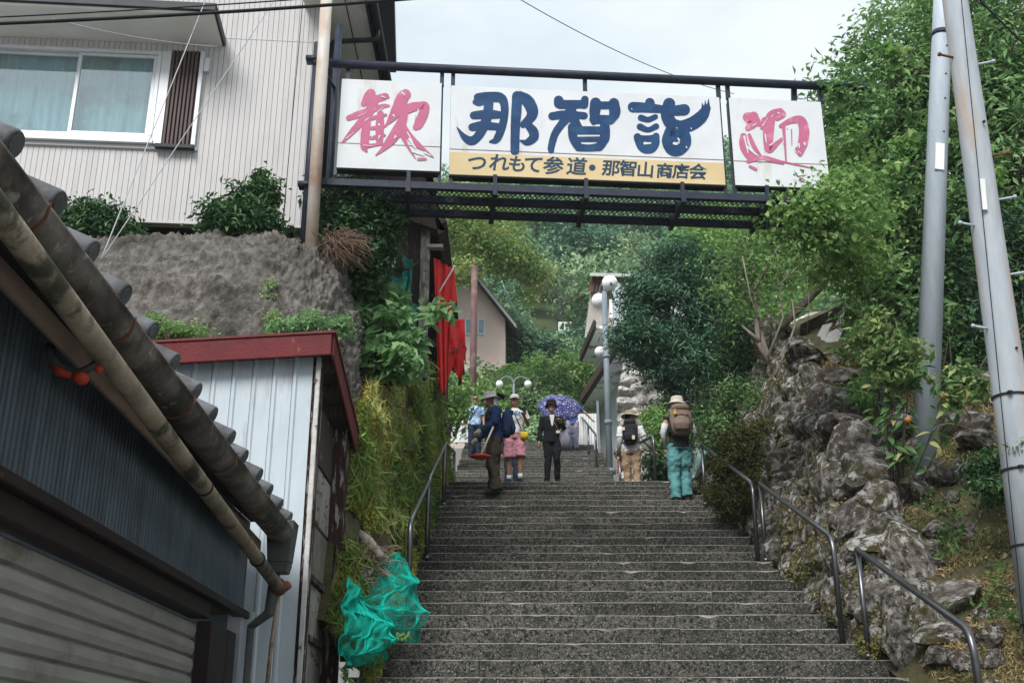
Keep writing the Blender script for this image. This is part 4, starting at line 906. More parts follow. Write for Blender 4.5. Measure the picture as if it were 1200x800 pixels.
# big leafy tree beyond the gantry
tree('broadleaf_tree', 'tall dense glossy green tree rising behind the two steel poles', 'tree', (6.6,14.2,5.2), (6.7,14.3,10.6), .16,
     [((6.7,14.2,9.0),(2.0,1.7,2.2)),((5.55,13.7,8.3),(1.0,1.0,1.6)),((8.3,14.6,9.8),(2.0,2,2.3)),((7.3,14.3,10.9),(1.5,1.5,1.2)),((6.3,13.9,7.2),(1.5,1.2,1.3)),((8.2,14.4,7.4),(2.0,1.5,1.7)),((5.2,13.6,6.9),(.7,.8,.9)),(tuple(P(1035,115,14)),(.85,.9,.85)),(tuple(P(1065,60,14)),(.8,.9,.7)),(tuple(P(1012,190,13.8)),(.75,.8,.8)),(tuple(P(1000,125,13.6)),(.35,.5,.4)),(tuple(P(1150,20,14.4)),(1.2,1,.8)),(tuple(P(1110,120,13.8)),(1.0,.8,1.0)),(tuple(P(1020,250,13.6)),(.6,.6,.6))], 2700, 34, .16, .13, .05, L_mid, 21, nl=24, spread=2.2, rough=.22)
vt = bpy.data.objects['broadleaf_tree']
obj('vine_leaves', crown_mesh('vine_leaves', [(tuple(P(a,b,12.5)), (r,r*.5,r)) for a,b,r in ((1043,62,.16),(1058,170,.12),(990,205,.18),(1052,196,.10),(1020,262,.22),(975,245,.15),(1000,150,.10),(1068,160,.08),(1030,215,.12),(1160,210,.12),(1012,120,.09))], 120, 12, .06, .09, .06, L_bright, 25, shell=.1), vt)
tree('conifer_tree', 'dark feathery conifer between the leafy tree and the strut pole', 'tree', (6.4,13.4,5.2), (6.4,13.4,8.6), .10,
     [((6.1,13.2,7.2),(.9,.7,1.5)),((7.2,13.3,7.0),(.9,.7,1.5)),((6.5,13.2,6.2),(1.1,.7,.8)),((8.0,13.3,6.6),(.9,.7,1.4))], 700, 40, .13, .11, .018, L_need, 22, nl=10, spread=.9, droop=.1)
tree('creeper_tree', 'bright green leafy tree with creepers growing over the end of the gantry deck', 'tree', (4.3,12.6,5.2), (3.7,11.5,7.0), .03,
     [(tuple(P(a,b,d)),(r*1.1,r,r)) for a,b,d,r in ((928,248,10.9,.30),(960,238,10.8,.30),(985,262,11.0,.32),(950,280,11,.28),(1005,300,11.4,.34),(975,318,11.4,.26),(998,222,11.2,.28),(990,180,11.5,.22),(915,268,11.1,.16),(1020,250,11.6,.34),(1010,320,11.6,.2))], 320, 17, .11, .075, .05, L_bright, 23, nl=9, spread=.8, shell=.3)
tag(obj('creeper', crown_mesh('creeper', [(tuple(gw(sR - .25 + i*.11, zt + .01 - .03*i)), (.12,.07,.06 + .03*i)) for i in range(7)], 70, 8, .05, .07, .05, L_mid, 24)), 'creeper leaves winding over the end of the top pipe', 'creeper')
# sparse tree with bare limbs
tb = P(930, 470, 15.6)
t = thing('bare_limbed_tree', 'sparse yellow green tree with bare grey limbs above the rock wall', 'tree', tb)
g = G()
def br_(pts, d, r): g.tube([P(a, b, d + .05*i) for i, (a, b) in enumerate(pts)], [r*(1 - .75*i/(len(pts)-1)) for i in range(len(pts))], 8)
br_([(926,478),(908,440),(898,412),(890,385)], 15.6, .085); br_([(905,432),(888,400),(886,360),(884,330),(878,290)], 15.6, .05); br_([(890,400),(870,382)], 15.4, .04)
br_([(884,340),(900,310),(922,275),(935,250)], 15.5, .026); br_([(886,360),(868,330),(852,300),(846,270)], 15.7, .024); br_([(900,418),(918,372),(912,330),(910,280)], 15.5, .022)
br_([(884,325),(872,285),(862,255)], 15.7, .018); br_([(912,335),(938,310),(962,290)], 15.3, .016); br_([(908,440),(925,402),(932,380),(928,350)], 15.2, .028); br_([(925,402),(940,420),(938,432)], 15.1, .02); br_([(912,424),(930,428),(940,440)], 15.2, .018)
br_([(948,432),(962,415),(985,412)], 14.6, .04); br_([(930,360),(955,363),(985,360)], 15.0, .01); br_([(944,300),(948,350),(946,395)], 15.2, .012); br_([(870,300),(880,350),(900,395)], 15.3, .014)
g.build('trunk', bark_pale, t, True)
obj('crown', crown_mesh('crown', [(tuple(P(a,b,15.7)), (r*1.15,r,r*.8)) for a, b, r in [(862,275,.55),(900,265,.5),(935,280,.45),(870,320,.45),(848,300,.4),(905,315,.42),(940,320,.35),(880,375,.3),(918,360,.26),(850,350,.35),(960,300,.4)]], 250, 14, .13, .075, .045, L_yel, 31, shell=.2), t)
# feathery dark tree and neighbours in the middle distance
c = P(785, 372, 22)
tree('podocarpus_tree', 'dense dark bluish feathery tree beside the globe street lamp', 'tree', (3.4,22.3,6.6), (3.3,22.2,11.2), .12,
     [(tuple(P(790,370,22)),(1.0,.9,1.15)),(tuple(P(757,345,21.8)),(.55,.6,.5)),(tuple(P(800,310,22.2)),(.6,.6,.6)),(tuple(P(800,430,21.8)),(.75,.7,.65)),(tuple(P(760,400,21.6)),(.6,.6,.6)),(tuple(P(835,340,22.3)),(.7,.6,.9)),(tuple(P(733,392,21.4)),(.35,.3,.18)),(tuple(P(835,400,22)),(.6,.6,.8))], 900, 34, .14, .15, .032, L_need, 41, nl=10, spread=1.2, droop=-.1)
tree('cypress_tree', 'upright green feathery tree next to the bare limbs', 'tree', (3.6,17.6,6.3), (3.55,17.5,8.6), .06,
     [(tuple(P(868,440,17)),(.42,.4,.75)),(tuple(P(850,480,17)),(.40,.4,.55)),(tuple(P(885,470,17)),(.35,.35,.5)),(tuple(P(862,395,17.2)),(.28,.3,.45))], 420, 30, .09, .09, .022, L_dark, 42, nl=7, spread=.4, droop=-.3)
tree('pale_slender_tree', 'light yellow green tree beyond the mesh deck and the feathery tree', 'tree', (5.4,26,8), (5.2,26,12.5), .1,
     [(tuple(P(845,285,26)),(1.3,1,1.0)),(tuple(P(880,310,26)),(1.1,1,1.2)),(tuple(P(920,330,26)),(1.2,1,1.2)),(tuple(P(830,270,26.5)),(.8,.8,.5))], 210, 22, .2, .16, .09, L_yel, 43, nl=9, spread=1.6)
bush('olive_bush', 'mossy olive cushion bush between the rock wall and the handrail', P(868,590,14.4), [(tuple(P(870,540,14.6)),(.32,.45,.40)),(tuple(P(855,575,14.8)),(.28,.4,.30)),(tuple(P(884,515,14.8)),(.26,.4,.26)),(tuple(P(880,580,14.2)),(.25,.3,.3))], 520, 40, .07, .04, .02, L_olive, 44)
bush('lime_bush', 'light green shrub growing behind the two backpack walkers', P(800,545,20.6), [(tuple(P(785,505,20.6)),(.32,.35,.34)),(tuple(P(832,505,20.4)),(.36,.35,.36)),(tuple(P(805,525,20.3)),(.45,.35,.26)),(tuple(P(768,490,21)),(.2,.25,.24))], 330, 26, .1, .085, .035, L_bright, 45)
bush('dark_bush', 'dark low shrub under the light green shrub by the bent handrail', P(785,560,19.9), [(tuple(P(775,545,20)),(.26,.3,.3)),(tuple(P(800,548,19.9)),(.35,.3,.25)),(tuple(P(825,532,19.9)),(.3,.3,.3))], 200, 26, .1, .08, .04, L_dark, 46)
bush('wall_top_bush', 'bush of mixed green leaves at the top of the rock wall below the cypress', P(880,490,16.2), [(tuple(P(880,465,16.2)),(.45,.4,.28)),(tuple(P(905,480,15.6)),(.3,.3,.25)),(tuple(P(850,500,16.5)),(.4,.4,.35))], 320, 24, .09, .065, .03, L_mid, 47)
# shrubs by the siding house
bush('house_bush', 'round glossy bush at the house foot under the window', P(115,285,10.75), [(tuple(P(118,268,10.75)),(.36,.32,.20)),(tuple(P(98,258,10.8)),(.22,.25,.20)),(tuple(P(140,275,10.7)),(.2,.2,.14))], 260, 22, .07, .07, .03, L_dark, 51, 'bushes along the house foot')
bush('house_bush', 'spiky topped bush at the house foot between the window and the rusty pole', P(290,290,10.75), [(tuple(P(283,265,10.75)),(.40,.32,.22)),(tuple(P(296,238,10.8)),(.22,.2,.17)),(tuple(P(310,222,10.8)),(.12,.12,.14))], 280, 22, .07, .08, .03, L_dark, 52, 'bushes along the house foot')
bush('house_bush', 'big dark bush right below the mesh deck beside the rusty pole', P(420,300,11.2), [(tuple(P(415,250,11.1)),(.40,.4,.30)),(tuple(P(410,285,11.0)),(.35,.4,.3)),(tuple(P(440,270,11.2)),(.25,.3,.35)),(tuple(P(400,235,11.3)),(.25,.3,.15)),(tuple(P(432,300,11.3)),(.22,.3,.3)),(tuple(P(425,325,11.2)),(.15,.2,.2))], 620, 24, .08, .075, .035, L_dark, 53, 'bushes along the house foot')
bush('trailing_weed', 'thin trailing green weed creeping up the sprayed concrete', P(330,392,9.6), [(tuple(P(322,380,9.62)),(.06,.1,.14)),(tuple(P(316,345,9.8)),(.04,.1,.16)),(tuple(P(326,310,10.2)),(.03,.1,.12))], 60, 10, .035, .035, .02, L_yel, 54, stems=3)
bush('ledge_weeds', 'low green weeds on the ledge above the red roof edge, nearest the tiles', P(205,396,9.5), [(tuple(P(195,388,9.5)),(.16,.12,.05)),(tuple(P(225,390,9.5)),(.16,.12,.04)),(tuple(P(180,380,9.5)),(.06,.1,.09))], 130, 16, .04, .04, .014, L_yel, 55, 'weeds above the red roof edge')
bush('ledge_weeds', 'taller soft green weeds above the corner of the red roof edge', P(355,398,9.45), [(tuple(P(340,385,9.45)),(.16,.12,.07)),(tuple(P(365,380,9.45)),(.12,.1,.08)),(tuple(P(395,385,9.6)),(.08,.1,.10))], 110, 14, .05, .055, .022, L_herb, 56, 'weeds above the red roof edge')
# dry roots over the lip of the concrete
g = G(); q = random.Random(4)
for i in range(240):
    a = P(375 + q.random()*30, 279 + q.random()*10, 10.35 + q.random()*.2); b = a + Vector((q.uniform(-.12,.38), q.uniform(-.2,.1), q.uniform(-.34,.06)))
    g.tube([a, a.lerp(b,.5) + Vector((q.uniform(-.10,.10), q.uniform(-.08,.08), q.uniform(-.03,.12))), b], [.0045,.004,.002], 4)
tag(g.build('dry_roots', M('dry root brown', (.20,.13,.095), (.12,.08,.06), 8, .9), None, True), 'tangle of dry brown roots hanging over the concrete lip', 'roots')
# broad-leaved plant: every leaf an object of its own
def leaf_mesh(L, W, mat, seed):
    q = random.Random(seed); n = 6; V = []; F = []
    for i in range(n+1):
        t = i/n; w = W*math.sin(math.pi*min(1, t**.8))*(1 - .25*t) + .001; z = -.22*L*t*t
        V += [(-w/2, L*t, z + .18*w), (0, L*t, z), (w/2, L*t, z + .18*w)]
    for i in range(n):
        F += [(3*i, 3*i+1, 3*i+4, 3*i+3), (3*i+1, 3*i+2, 3*i+5, 3*i+4)]
    me = bpy.data.meshes.new('leaf'); me.from_pydata(V, [], F); a = me.attributes.new('tint', 'FLOAT', 'POINT'); a.data.foreach_set('value', [q.random()*.9]*len(V)); me.materials.append(mat)
    me.polygons.foreach_set('use_smooth', [True]*len(F)); return me
def leafy(name, label, cat, base, tips, per, L, W, mat, seed, stem_m=None, spreadz=.55, r=.010, droop=.8, filler=None):
    t = thing(name, label, cat, base); q = random.Random(seed); g = G(); base = Vector(base); LM = [leaf_mesh(L*q.uniform(.7,1.2), W*q.uniform(.8,1.15), mat, seed*10+i) for i in range(7)]
    for tip in tips:
        b_ = Vector(base) + Vector((q.uniform(-.08,.08), q.uniform(-.05,.05), 0)); tip = Vector(tip); m = b_.lerp(tip,.55) + Vector((q.uniform(-.06,.06), q.uniform(-.06,.06), .08))
        g.tube([b_, m, tip], [r, r*.7, r*.25], 6)
        for i in range(per):
            f = .3 + .7*(i + q.random())/per; p = (b_.lerp(m, f/.55) if f < .55 else m.lerp(tip, (f-.55)/.45)); an = q.uniform(0, 6.28)
            d = Vector((math.cos(an), math.sin(an) - .35, q.uniform(-.4,.6)*spreadz)).normalized()
            d.z -= droop*q.uniform(.2,1); d.normalize(); nrm = Vector((q.uniform(-.5,.5), -q.uniform(.2,1.0), q.uniform(.25,.9))); xx = d.cross(nrm).normalized(); zz = xx.cross(d)
            place('leaf', LM[q.randrange(7)], t, p + d*.02, Matrix((xx, d, zz)).transposed().to_euler())
    g.build('stems', stem_m or bark, t, True)
    if filler:
        n_, L2, W2 = filler; lob = [(tuple(Vector(tip)), (.16,.14,.11)) for tip in tips]; obj('foliage', crown_mesh('foliage', lob, n_, 7, .07, L2, W2, mat, seed+3, shell=.2), t)
    return t
pb = P(452, 452, 11.35)
leafy('broadleaf_plant', 'fresh green plant with large pointed leaves beside the mossy bank', 'plant', pb,
      [P(a,b,d) for a,b,d in ((428,340,11.3),(445,335,11.5),(468,345,11.4),(425,372,11.2),(450,365,11.15),(480,378,11.3),(515,362,11.2),(435,400,11.1),(470,405,11.2),(425,425,11.1),(462,430,11.1),(490,420,11.5),(440,385,11.6),(455,350,11.7),(472,420,11.0),(430,355,11.6))], 16, .21, .12, L_herb, 61, spreadz=.3, filler=(150, .13, .07))
cb = Vector((3.78, 11.0, bank(3.78, 11.0)))
ct_ = leafy('citrus_tree', 'small citrus tree with yellowing leaves in front of the strut pole foot', 'tree', cb,
      [P(a,b,d) for a,b,d in ((1010,395,11.0),(1035,375,10.9),(1130,440,10.5),(1020,420,10.8),(1045,420,10.7),(1070,440,10.6),(1120,460,10.4),(1000,370,11.4),(1040,445,10.7),(1050,405,10.6),(1025,390,10.8),(1065,410,10.6),(1140,455,10.5))], 13, .15, .065, L_cit, 62, spreadz=.8, r=.007, filler=(230, .10, .045))
for a, b, d in ((1106,465,10.5),(1064,492,10.6),(1196,430,10)):
    G().ell(P(a,b,d), (.035,.035,.034), 12, 8).build('fruit', M('orange fruit', (.38,.15,.03), (.30,.12,.025), 8, .45), ct_, True)
bush('bank_weed', 'sprig of narrow green leaves growing at the thick utility pole', P(1196,530,8.3), [(tuple(P(1196,525,8.25)),(.07,.06,.05))], 14, 9, .03, .08, .018, L_mid, 57, stems=3)
bush('bank_weed', 'low dark weeds on the bank beside the thick utility pole', P(1165,555,10.3), [(tuple(P(1165,548,10.2)),(.22,.25,.16)),(tuple(P(1165,575,9.8)),(.15,.2,.13))], 120, 16, .06, .06, .03, L_dark, 58)
bush('wall_foot_weed', 'light green weed at the rock wall top beside the grey stones', P(1020,455,12.8), [(tuple(P(1020,450,12.7)),(.14,.15,.12)),(tuple(P(1010,470,12.6)),(.10,.12,.10))], 50, 14, .05, .08, .035, L_bright, 59)
bush('undergrowth_bush', 'twiggy thicket behind the strut pole under the conifer', (6.4,13.0,5.3), [((5.6,12.9,5.9),(.7,.4,.5)),((6.8,12.6,5.5),(.9,.5,.6)),((7.8,12.6,5.6),(.9,.5,.8)),((5.0,13.0,6.3),(.5,.4,.5))], 420, 24, .13, .08, .035, L_dark, 60, stems=26)
g = G(); q = random.Random(8)
for i in range(26):
    a = P(1090 + q.random()*80, 430 + q.random()*70, 12.2); b = a + Vector((q.uniform(-.5,.7), q.uniform(-.2,.2), q.uniform(.05,.7))); g.tube([a, a.lerp(b,.5) + Vector((0,0,.06)), b], [.009,.007,.003], 5)
tag(g.build('dead_twigs', M('reddish twig', (.16,.10,.08), (.10,.07,.06), 8, .9), None, True), 'bare reddish twigs standing beside the foot of the strut pole', 'twigs')
# leaning timber and boards of a collapsed hut behind the bare limbed tree
hut = thing('collapsed_hut', 'collapsed hut with a leaning grey beam and loose pale boards', 'hut', P(950,430,15.4))
G().tube([P(914,384,15.8), P(965,332,16.0)], [.07,.065], 10).build('beam', bark_pale, hut, True)
for i, (a, b, c_, d_) in enumerate(((972,412,984,385),(978,425,1003,395),(966,405,975,388),(985,380,1000,345),(960,400,970,380))):
    G().beam(P(a,b,15.2 + .1*i), P(c_,d_,15.5 + .1*i), .16, .02).build('board', M('greyed board', (.34,.335,.33), (.24,.235,.23), 6, .8, stretch=(4,4,.6)), hut)
G().hexa([P(930,455,16.2), P(1000,440,16.2), P(1000,440,17.2), P(930,455,17.2)], [P(938,380,16.2), P(1000,350,16.2), P(1000,350,17.2), P(938,380,17.2)]).build('back_wall', dark_wood, hut)
G().hexa([P(1095,415,13.4), P(1150,440,13.4), P(1150,440,13.9), P(1095,415,13.9)], [P(1100,350,13.4), P(1150,350,13.4), P(1150,350,13.9), P(1100,350,13.9)]).build('metal_sheet', M('dull grey sheet', (.10,.11,.12), (.07,.075,.08), 5, .6), hut)

# ------------------------------------------------------------------ dark timber building with green tarps and the red cloth
ob = thing('timber_building', 'old dark timber building with torn green tarps on its gable', 'building', (-1.6, 15, 5.9))
g0 = P(455, 470, 15); g1 = P(499, 470, 15)
xL, xR = -4.2, P(492, 380, 15).x
n = 16
for i in range(n):
    a = xL + (xR - xL)*i/n; b = xL + (xR - xL)*(i+1)/n
    G().box(((a+b)/2, 15.02 + .012*(i % 2), 7.7), (b - a - .008, .03, 4.6)).build('plank', dark_wood, ob)
G().box((xR + .05, 14.96, 7.6), (.13, .13, 4.8)).build('corner_post', M('flaking white post', (.40,.385,.36), (.12,.09,.08), 5, .85, .6, c3=(.07,.05,.045), s3=4, stretch=(5,5,.8)), ob, bevel=.01)
G().box((xR + .20, 14.9, 8.62), (.22, .12, .05)).build('bracket', M('grey bracket', (.3,.29,.28), rough=.8), ob)
G().box((xR + .02, 18, 7.0), (.1, 6, 4)).build('side_wall', dark_wood, ob)
G().hexa([(xL,14.75,9.75),(xR+.02,14.75,9.75),(xR+.25,14.75,8.75),(xR+.25,21,8.75)], [(xL,14.75,9.9),(xR+.1,14.75,9.9),(xR+.34,14.75,8.8),(xR+.34,21,8.8)]).build('barge_board', dark_wood, ob)
G().hexa([(xR-.1,14.7,9.55),(xR+.30,14.7,8.9),(xR+.30,21.5,8.9),(xR-.1,21.5,9.55)], [(xR-.1,14.7,9.65),(xR+.37,14.7,8.94),(xR+.37,21.5,8.94),(xR-.1,21.5,9.65)]).build('roof_edge', dark_wood, ob)
tarp_g = M('torn green tarp', (.015,.17,.12), (.04,.30,.26), 3.5, .55, c3=(.25,.48,.52), s3=2.5, lo3=.58, hi3=.7)
def cloth(fn, nu, nv, name, mat, parent=None, thick=.004):
    o = G().grid(fn, nu, nv).build(name, mat, parent, True); m = o.modifiers.new('thick', 'SOLIDIFY'); m.thickness = thick; return o
for i, (x0,x1,y0,y1) in enumerate(((470,484,300,352),(452,478,322,352),(478,500,390,440),(462,482,400,445),(466,490,352,392))):
    a, b, c_, d_ = P(x0,y0,14.9), P(x1,y0+4,14.92), P(x1-3,y1,14.88), P(x0+3,y1-6,14.9)
    cloth(lambda u, v: tuple(a.lerp(b,u).lerp(d_.lerp(c_,u), v) + Vector((0, -.05*math.sin(7*u + 3*v + i) - .03*fbm(u*3, v*3, i), 0))), 14, 14, 'tarp', tarp_g, ob)
wbd = [P(455,270,14.2), P(466,312,14.2), P(455,314,14.2), P(450,285,14.2)]
G().prism(wbd, (0, .05, 0)).build('pale_panel', M('pale grey panel', (.42,.44,.42), rough=.7), ob)
G().tube(bend_path([P(462,317,14.4), P(478,316,14.3), P(492,305,14.8)], .1), .015, 8).build('hose', black_rubber, ob, True)
G().tube([P(452,262,14.1), P(472,318,14.3)], .05, 8).build('barge_pole', dark_wood, ob, True)
red_c = M('red banner cloth', (.68,.012,.016), (.56,.010,.014), 4, .75, .2, 30)
rc = thing('red_banner', 'folded bright red banner cloth hanging on the dark timber building', 'banner', P(510,455,15.5))
def hang(pts_top, pts_bot, name, d0, d1, folds, amp):
    def f(u, v):
        k = u*(len(pts_top)-1); i = min(int(k), len(pts_top)-2); t = k - i
        tx, ty = [pts_top[i][j]*(1-t) + pts_top[i+1][j]*t for j in (0,1)]; bx_, by_ = [pts_bot[i][j]*(1-t) + pts_bot[i+1][j]*t for j in (0,1)]
        d = d0 + (d1 - d0)*u + amp*1.6*math.sin(u*folds*6.28 + 1.5*v + .6*math.sin(5*v)) * (.35 + .65*v) + .03*fbm(u*4, v*3, 2)
        return tuple(P(tx*(1-v) + bx_*v, ty*(1-v) + by_*v, d))
    return cloth(f, 44, 26, name, red_c, rc)
hang([(508,302),(514,304),(522,309),(532,316)], [(514,452),(519,464),(522,462),(524,436)], 'upper_cloth', 15.2, 16.2, 2.5, .09)
hang([(520,312),(527,312),(532,314)], [(522,400),(529,352),(536,356)], 'cloth_flap', 16.0, 16.4, 1.0, .06)
hang([(520,372),(530,374),(544,374)], [(526,420),(536,410),(546,425)], 'lower_cloth', 16.2, 17.2, 1.5, .08)
hang([(522,405),(532,404),(545,412)], [(519,458),(530,430),(540,448)], 'lower_tail', 16.1, 17.0, 2, .06)
hang([(537,395),(543,400),(547,408)], [(538,425),(541,450),(536,452)], 'cloth_tip', 16.8, 17.1, 1, .04)
G().tube([P(500,366,15.0), P(532,313,16.1)], .013, 8).ell(P(532,313,16.1), (.03,.03,.03), 10, 7).build('banner_pole', M('pole grey', (.5,.48,.46), rough=.5), rc, True)
G().tube([P(515,420,15.6), P(545,402,17)], .010, 8).build('banner_pole', dark_wood, rc, True)
G().hexa([P(500,300,15.6), P(512,305,15.6), P(515,440,15.8), P(500,455,15.6)], [P(500,300,16.6), P(512,305,16.6), P(515,440,16.8), P(500,455,16.6)]).build('dark_lining', dark_wood, rc)
rp = G().tube([P(553,540,27), P(556,312,27)], [.095,.08], 14); 
tag(rp.build('banded_pole', M('pinkish brown pole', (.125,.066,.063), (.10,.055,.052), 5, .6, c3=(.19,.12,.11), s3=3), None, True), 'pinkish brown street pole rising in front of the pink house', 'pole')

# green netting and straw at the foot of the bank
net_m = bpy.data.materials.new('green netting'); net_m.use_nodes = True
nn = net_m.node_tree.nodes; nl_ = net_m.node_tree.links; nb = nn['Principled BSDF']; nb.inputs['Base Color'].default_value = (.01,.42,.33,1); nb.inputs['Roughness'].default_value = .9; nb.inputs['Specular IOR Level'].default_value = .05
def net(name, label, ctl, d, seed, n=42, wires=True):
    """a crumpled sheet of knotted net: threads are real geometry (wireframe of the draped sheet)"""
    def f(u, v):
        i = u*(len(ctl[0])-1); j = v*(len(ctl)-1); a = min(int(i), len(ctl[0])-2); b = min(int(j), len(ctl)-2); t, s = i-a, j-b
        t = t*t*(3-2*t); s = s*s*(3-2*s)
        p = [(ctl[b][a][k]*(1-t) + ctl[b][a+1][k]*t)*(1-s) + (ctl[b+1][a][k]*(1-t) + ctl[b+1][a+1][k]*t)*s for k in range(3)]
        w = P(p[0], p[1], p[2]); k = Vector((w.x*5 + seed, w.y*5, w.z*5))
        fold = .04*math.sin(7*u + 5*v + 3*mnoise.noise(k*.6)) + .06*mnoise.noise(k*.9) + .045*mnoise.noise(k*2.6) + .015*math.sin(47*u + 31*v + 4*mnoise.noise(k))
        return tuple(w + Vector((.05*mnoise.noise(k*1.3) + .03*math.sin(17*v + 5*u), -fold - .05*mnoise.noise(k), .03*mnoise.noise(k*1.7 + Vector((5,5,5))))))
    o = G().grid(f, n*2, n*2).build(name, net_m, None, False)
    m = o.modifiers.new('threads', 'WIREFRAME'); m.thickness = .0034; m.use_even_offset = False; m.use_boundary = True
    return tag(o, label, 'net', 'green nets at the foot of the bank')
net('green_net', 'crumpled green net hanging over the bend of the lowest bank handrail', [[(446,650,9.9),(462,646,9.9),(478,656,9.8)],[(424,684,9.7),(462,686,9.40),(490,684,9.6)],[(408,702,9.4),(450,715,9.15),(498,715,9.5)],[(412,722,9.3),(452,738,9.2),(494,738,9.5)],[(425,732,9.5),(458,752,9.45),(486,750,9.6)]], 0, 1, n=48)
net('green_net', 'crumpled green net lying lower against the shed post', [[(404,676,9.3),(420,694,9.2),(440,712,9.2)],[(404,705,9.15),(430,722,8.95),(462,735,9.1)],[(402,742,9.1),(432,748,8.88),(466,748,9.05)],[(402,768,9.1),(426,768,8.9),(452,762,9.05)],[(402,784,9.2),(418,780,9.1),(440,772,9.2)]], 0, 7, n=48)
net('green_net', 'thin strip of green net draped up the bank from the straw', [[(418,620,10.0),(424,618,10.0)],[(424,640,9.9),(432,632,9.9)],[(440,655,9.9),(448,648,9.9)]], 0, 5, n=16)
g = G(); q = random.Random(6)
for i in range(420):
    a = P(404 + q.random()*48, 640 + q.random()*60, 9.55 + .3*q.random()); d = Vector((q.uniform(-1,1), q.uniform(-.6,.4), q.uniform(-.8,.4))).normalized()*q.uniform(.06,.22)
    g.tube([a, a + d*.5 + Vector((0,0,.02)), a + d], [.004,.004,.002], 4)
tag(g.build('straw_heap', M('dry straw', (.34,.25,.18), (.22,.16,.12), 8, .9), None, True), 'heap of dry brown straw behind the green nets', 'straw')
G().grid(lambda u, v: tuple(P(398 + 60*u, 625 + 150*v, 9.95 - .55*v + .08*fbm(u*4, v*4, 7))), 24, 30).build('debris_slope', soil, lbank, True)
def wd(g_):
    a, b = 400 + 80*g_.random(), 740 + 60*g_.random()
    if mnoise.noise(Vector((a*.06, b*.06, 2))) < .05 or a > 400 + (800 - b)*1.6 + 18: return None
    return tuple(P(a, b, 9.05 + .25*g_.random()))
tag(scatter('foot_weeds', wd, 900, .07, .016, fern_m, 77, upd=1.0), kind='stuff')
G().tube([P(418,622,9.9), P(432,635,9.75), P(448,652,9.6)], [.035,.05,.03], 10).build('driftwood', M('bleached wood', (.42,.39,.35), (.28,.25,.22), 8, .9, .4), None, True); tag(bpy.data.objects['driftwood'], 'bleached branch lying on the straw above the net', 'branch')
# ------------------------------------------------------------------ street lamps with globes
lamp_st = M('grey lamp post paint', (.20,.235,.265), (.16,.19,.215), 6, .5)
globe_m = M('opal globe', (.80,.81,.80), rough=.35)
def globe_lamp(base, h, arm, ang, label, gr, pr=.06):
    t = thing('globe_lamp', label, 'street lamp', base, 'twin globe street lamps', ang)
    G().tube([(0,0,-.3),(0,0,h)], [pr, pr*.85], 14).build('pole', lamp_st, t, True, local=True)
    G().tube([(0,0,-.05),(0,0,.06)], pr*1.9, 14).tube([(0,0,1.1),(0,0,1.2)], pr*1.15, 14).tube([(0,0,h*.62),(0,0,h*.62+.05)], pr*1.2, 14).build('collar', lamp_st, t, True, local=True)
    for s in (-1, 1):
        pts = [(0,0,h - .3)] + [(s*(arm/2 - arm/2*math.cos(a)), 0, h + arm*.55*math.sin(a)) for a in [math.pi*k/12 for k in range(0, 12)]] + [(s*arm, 0, h + gr*.9)]
        G().tube(pts, .022, 8).build('arm', lamp_st, t, True, local=True)
        G().ell((s*arm, 0, h), (gr, gr, gr), 24, 16).build('globe', globe_m, t, True, local=True)
        G().tube([(s*arm,0,h + gr*.93),(s*arm,0,h + gr*1.12)], .05, 12).build('globe_cap', lamp_st, t, True, local=True)
    return t
lb_ = Vector((2.2, 25.0, sz(25.0)))
globe_lamp(lb_, 4.38, .55, R(99), 'twin globe street lamp standing at the stairs next to the feathery tree', .185, .075)
fz = P(602, 450, 30.4).z
globe_lamp(Vector((P(602,450,30.4).x, 30.4, TOPZ)), fz - TOPZ, .40, 0, 'far twin globe street lamp above the walkers in front of the hedges', .105, .035)
G().ell((0,0,0), (.001,.001,.001), 4, 3)
pole_disc = thing('globe_lamp', 'small round white disc, shaped as a globe, on a grey arm under the upper eave', 'lamp', P(705,412,26)); G().ell(P(703,412,26), (.13,.13,.13), 20, 12).build('globe', globe_m, pole_disc, True); G().tube([P(703,412,26), P(712,408,26)], .02, 6).build('arm', lamp_st, pole_disc)  # white disc clamped to the pole, built as a globe; no lamp there

# ------------------------------------------------------------------ shop building beside the upper stairs
wall_w = M('bluish white cladding', (.46,.50,.53), (.38,.42,.45), 2.5, .6, .1, 30, c3=(.28,.28,.27), s3=1.5, lo3=.58, hi3=.74, stretch=(3,3,.5))
sof_w = M('grimy white soffit', (.86,.87,.86), (.76,.77,.76), 2.5, .8, c3=(.25,.235,.22), s3=2)
brown_e = M('dark brown eave', (.05,.035,.03), (.08,.055,.045), 6, .7)
redbrown = M('red brown balcony', (.22,.075,.05), (.14,.05,.04), 6, .7)
ws = thing('stair_side_shop', 'white clad building with stepped overhanging eaves beside the upper stairs', 'building', (2.8, 27, 9.1))
def slab(pix, z, th, name, mat): return G().prism([PZ(a, b, z) for a, b in pix], (0, 0, th)).build(name, mat, ws)
# lower eave over the shop front
slab([(733,398),(683,474),(698,482),(745,424)], 11.6, .10, 'lower_soffit', sof_w)
slab([(731,393),(680,471),(684,474.5),(734,398)], 11.58, .22, 'lower_eave', brown_e)
slab([(739,384),(690,460),(683,473),(731,397),(760,397)], 11.82, .06, 'lower_roof', brown_e)
# upper eave
slab([(698,384),(681,423),(696,424),(716,387)], 13.7, .1, 'upper_soffit', sof_w)
slab([(696,382),(679,422),(682,424),(699,385)], 13.68, .22, 'upper_eave', brown_e)
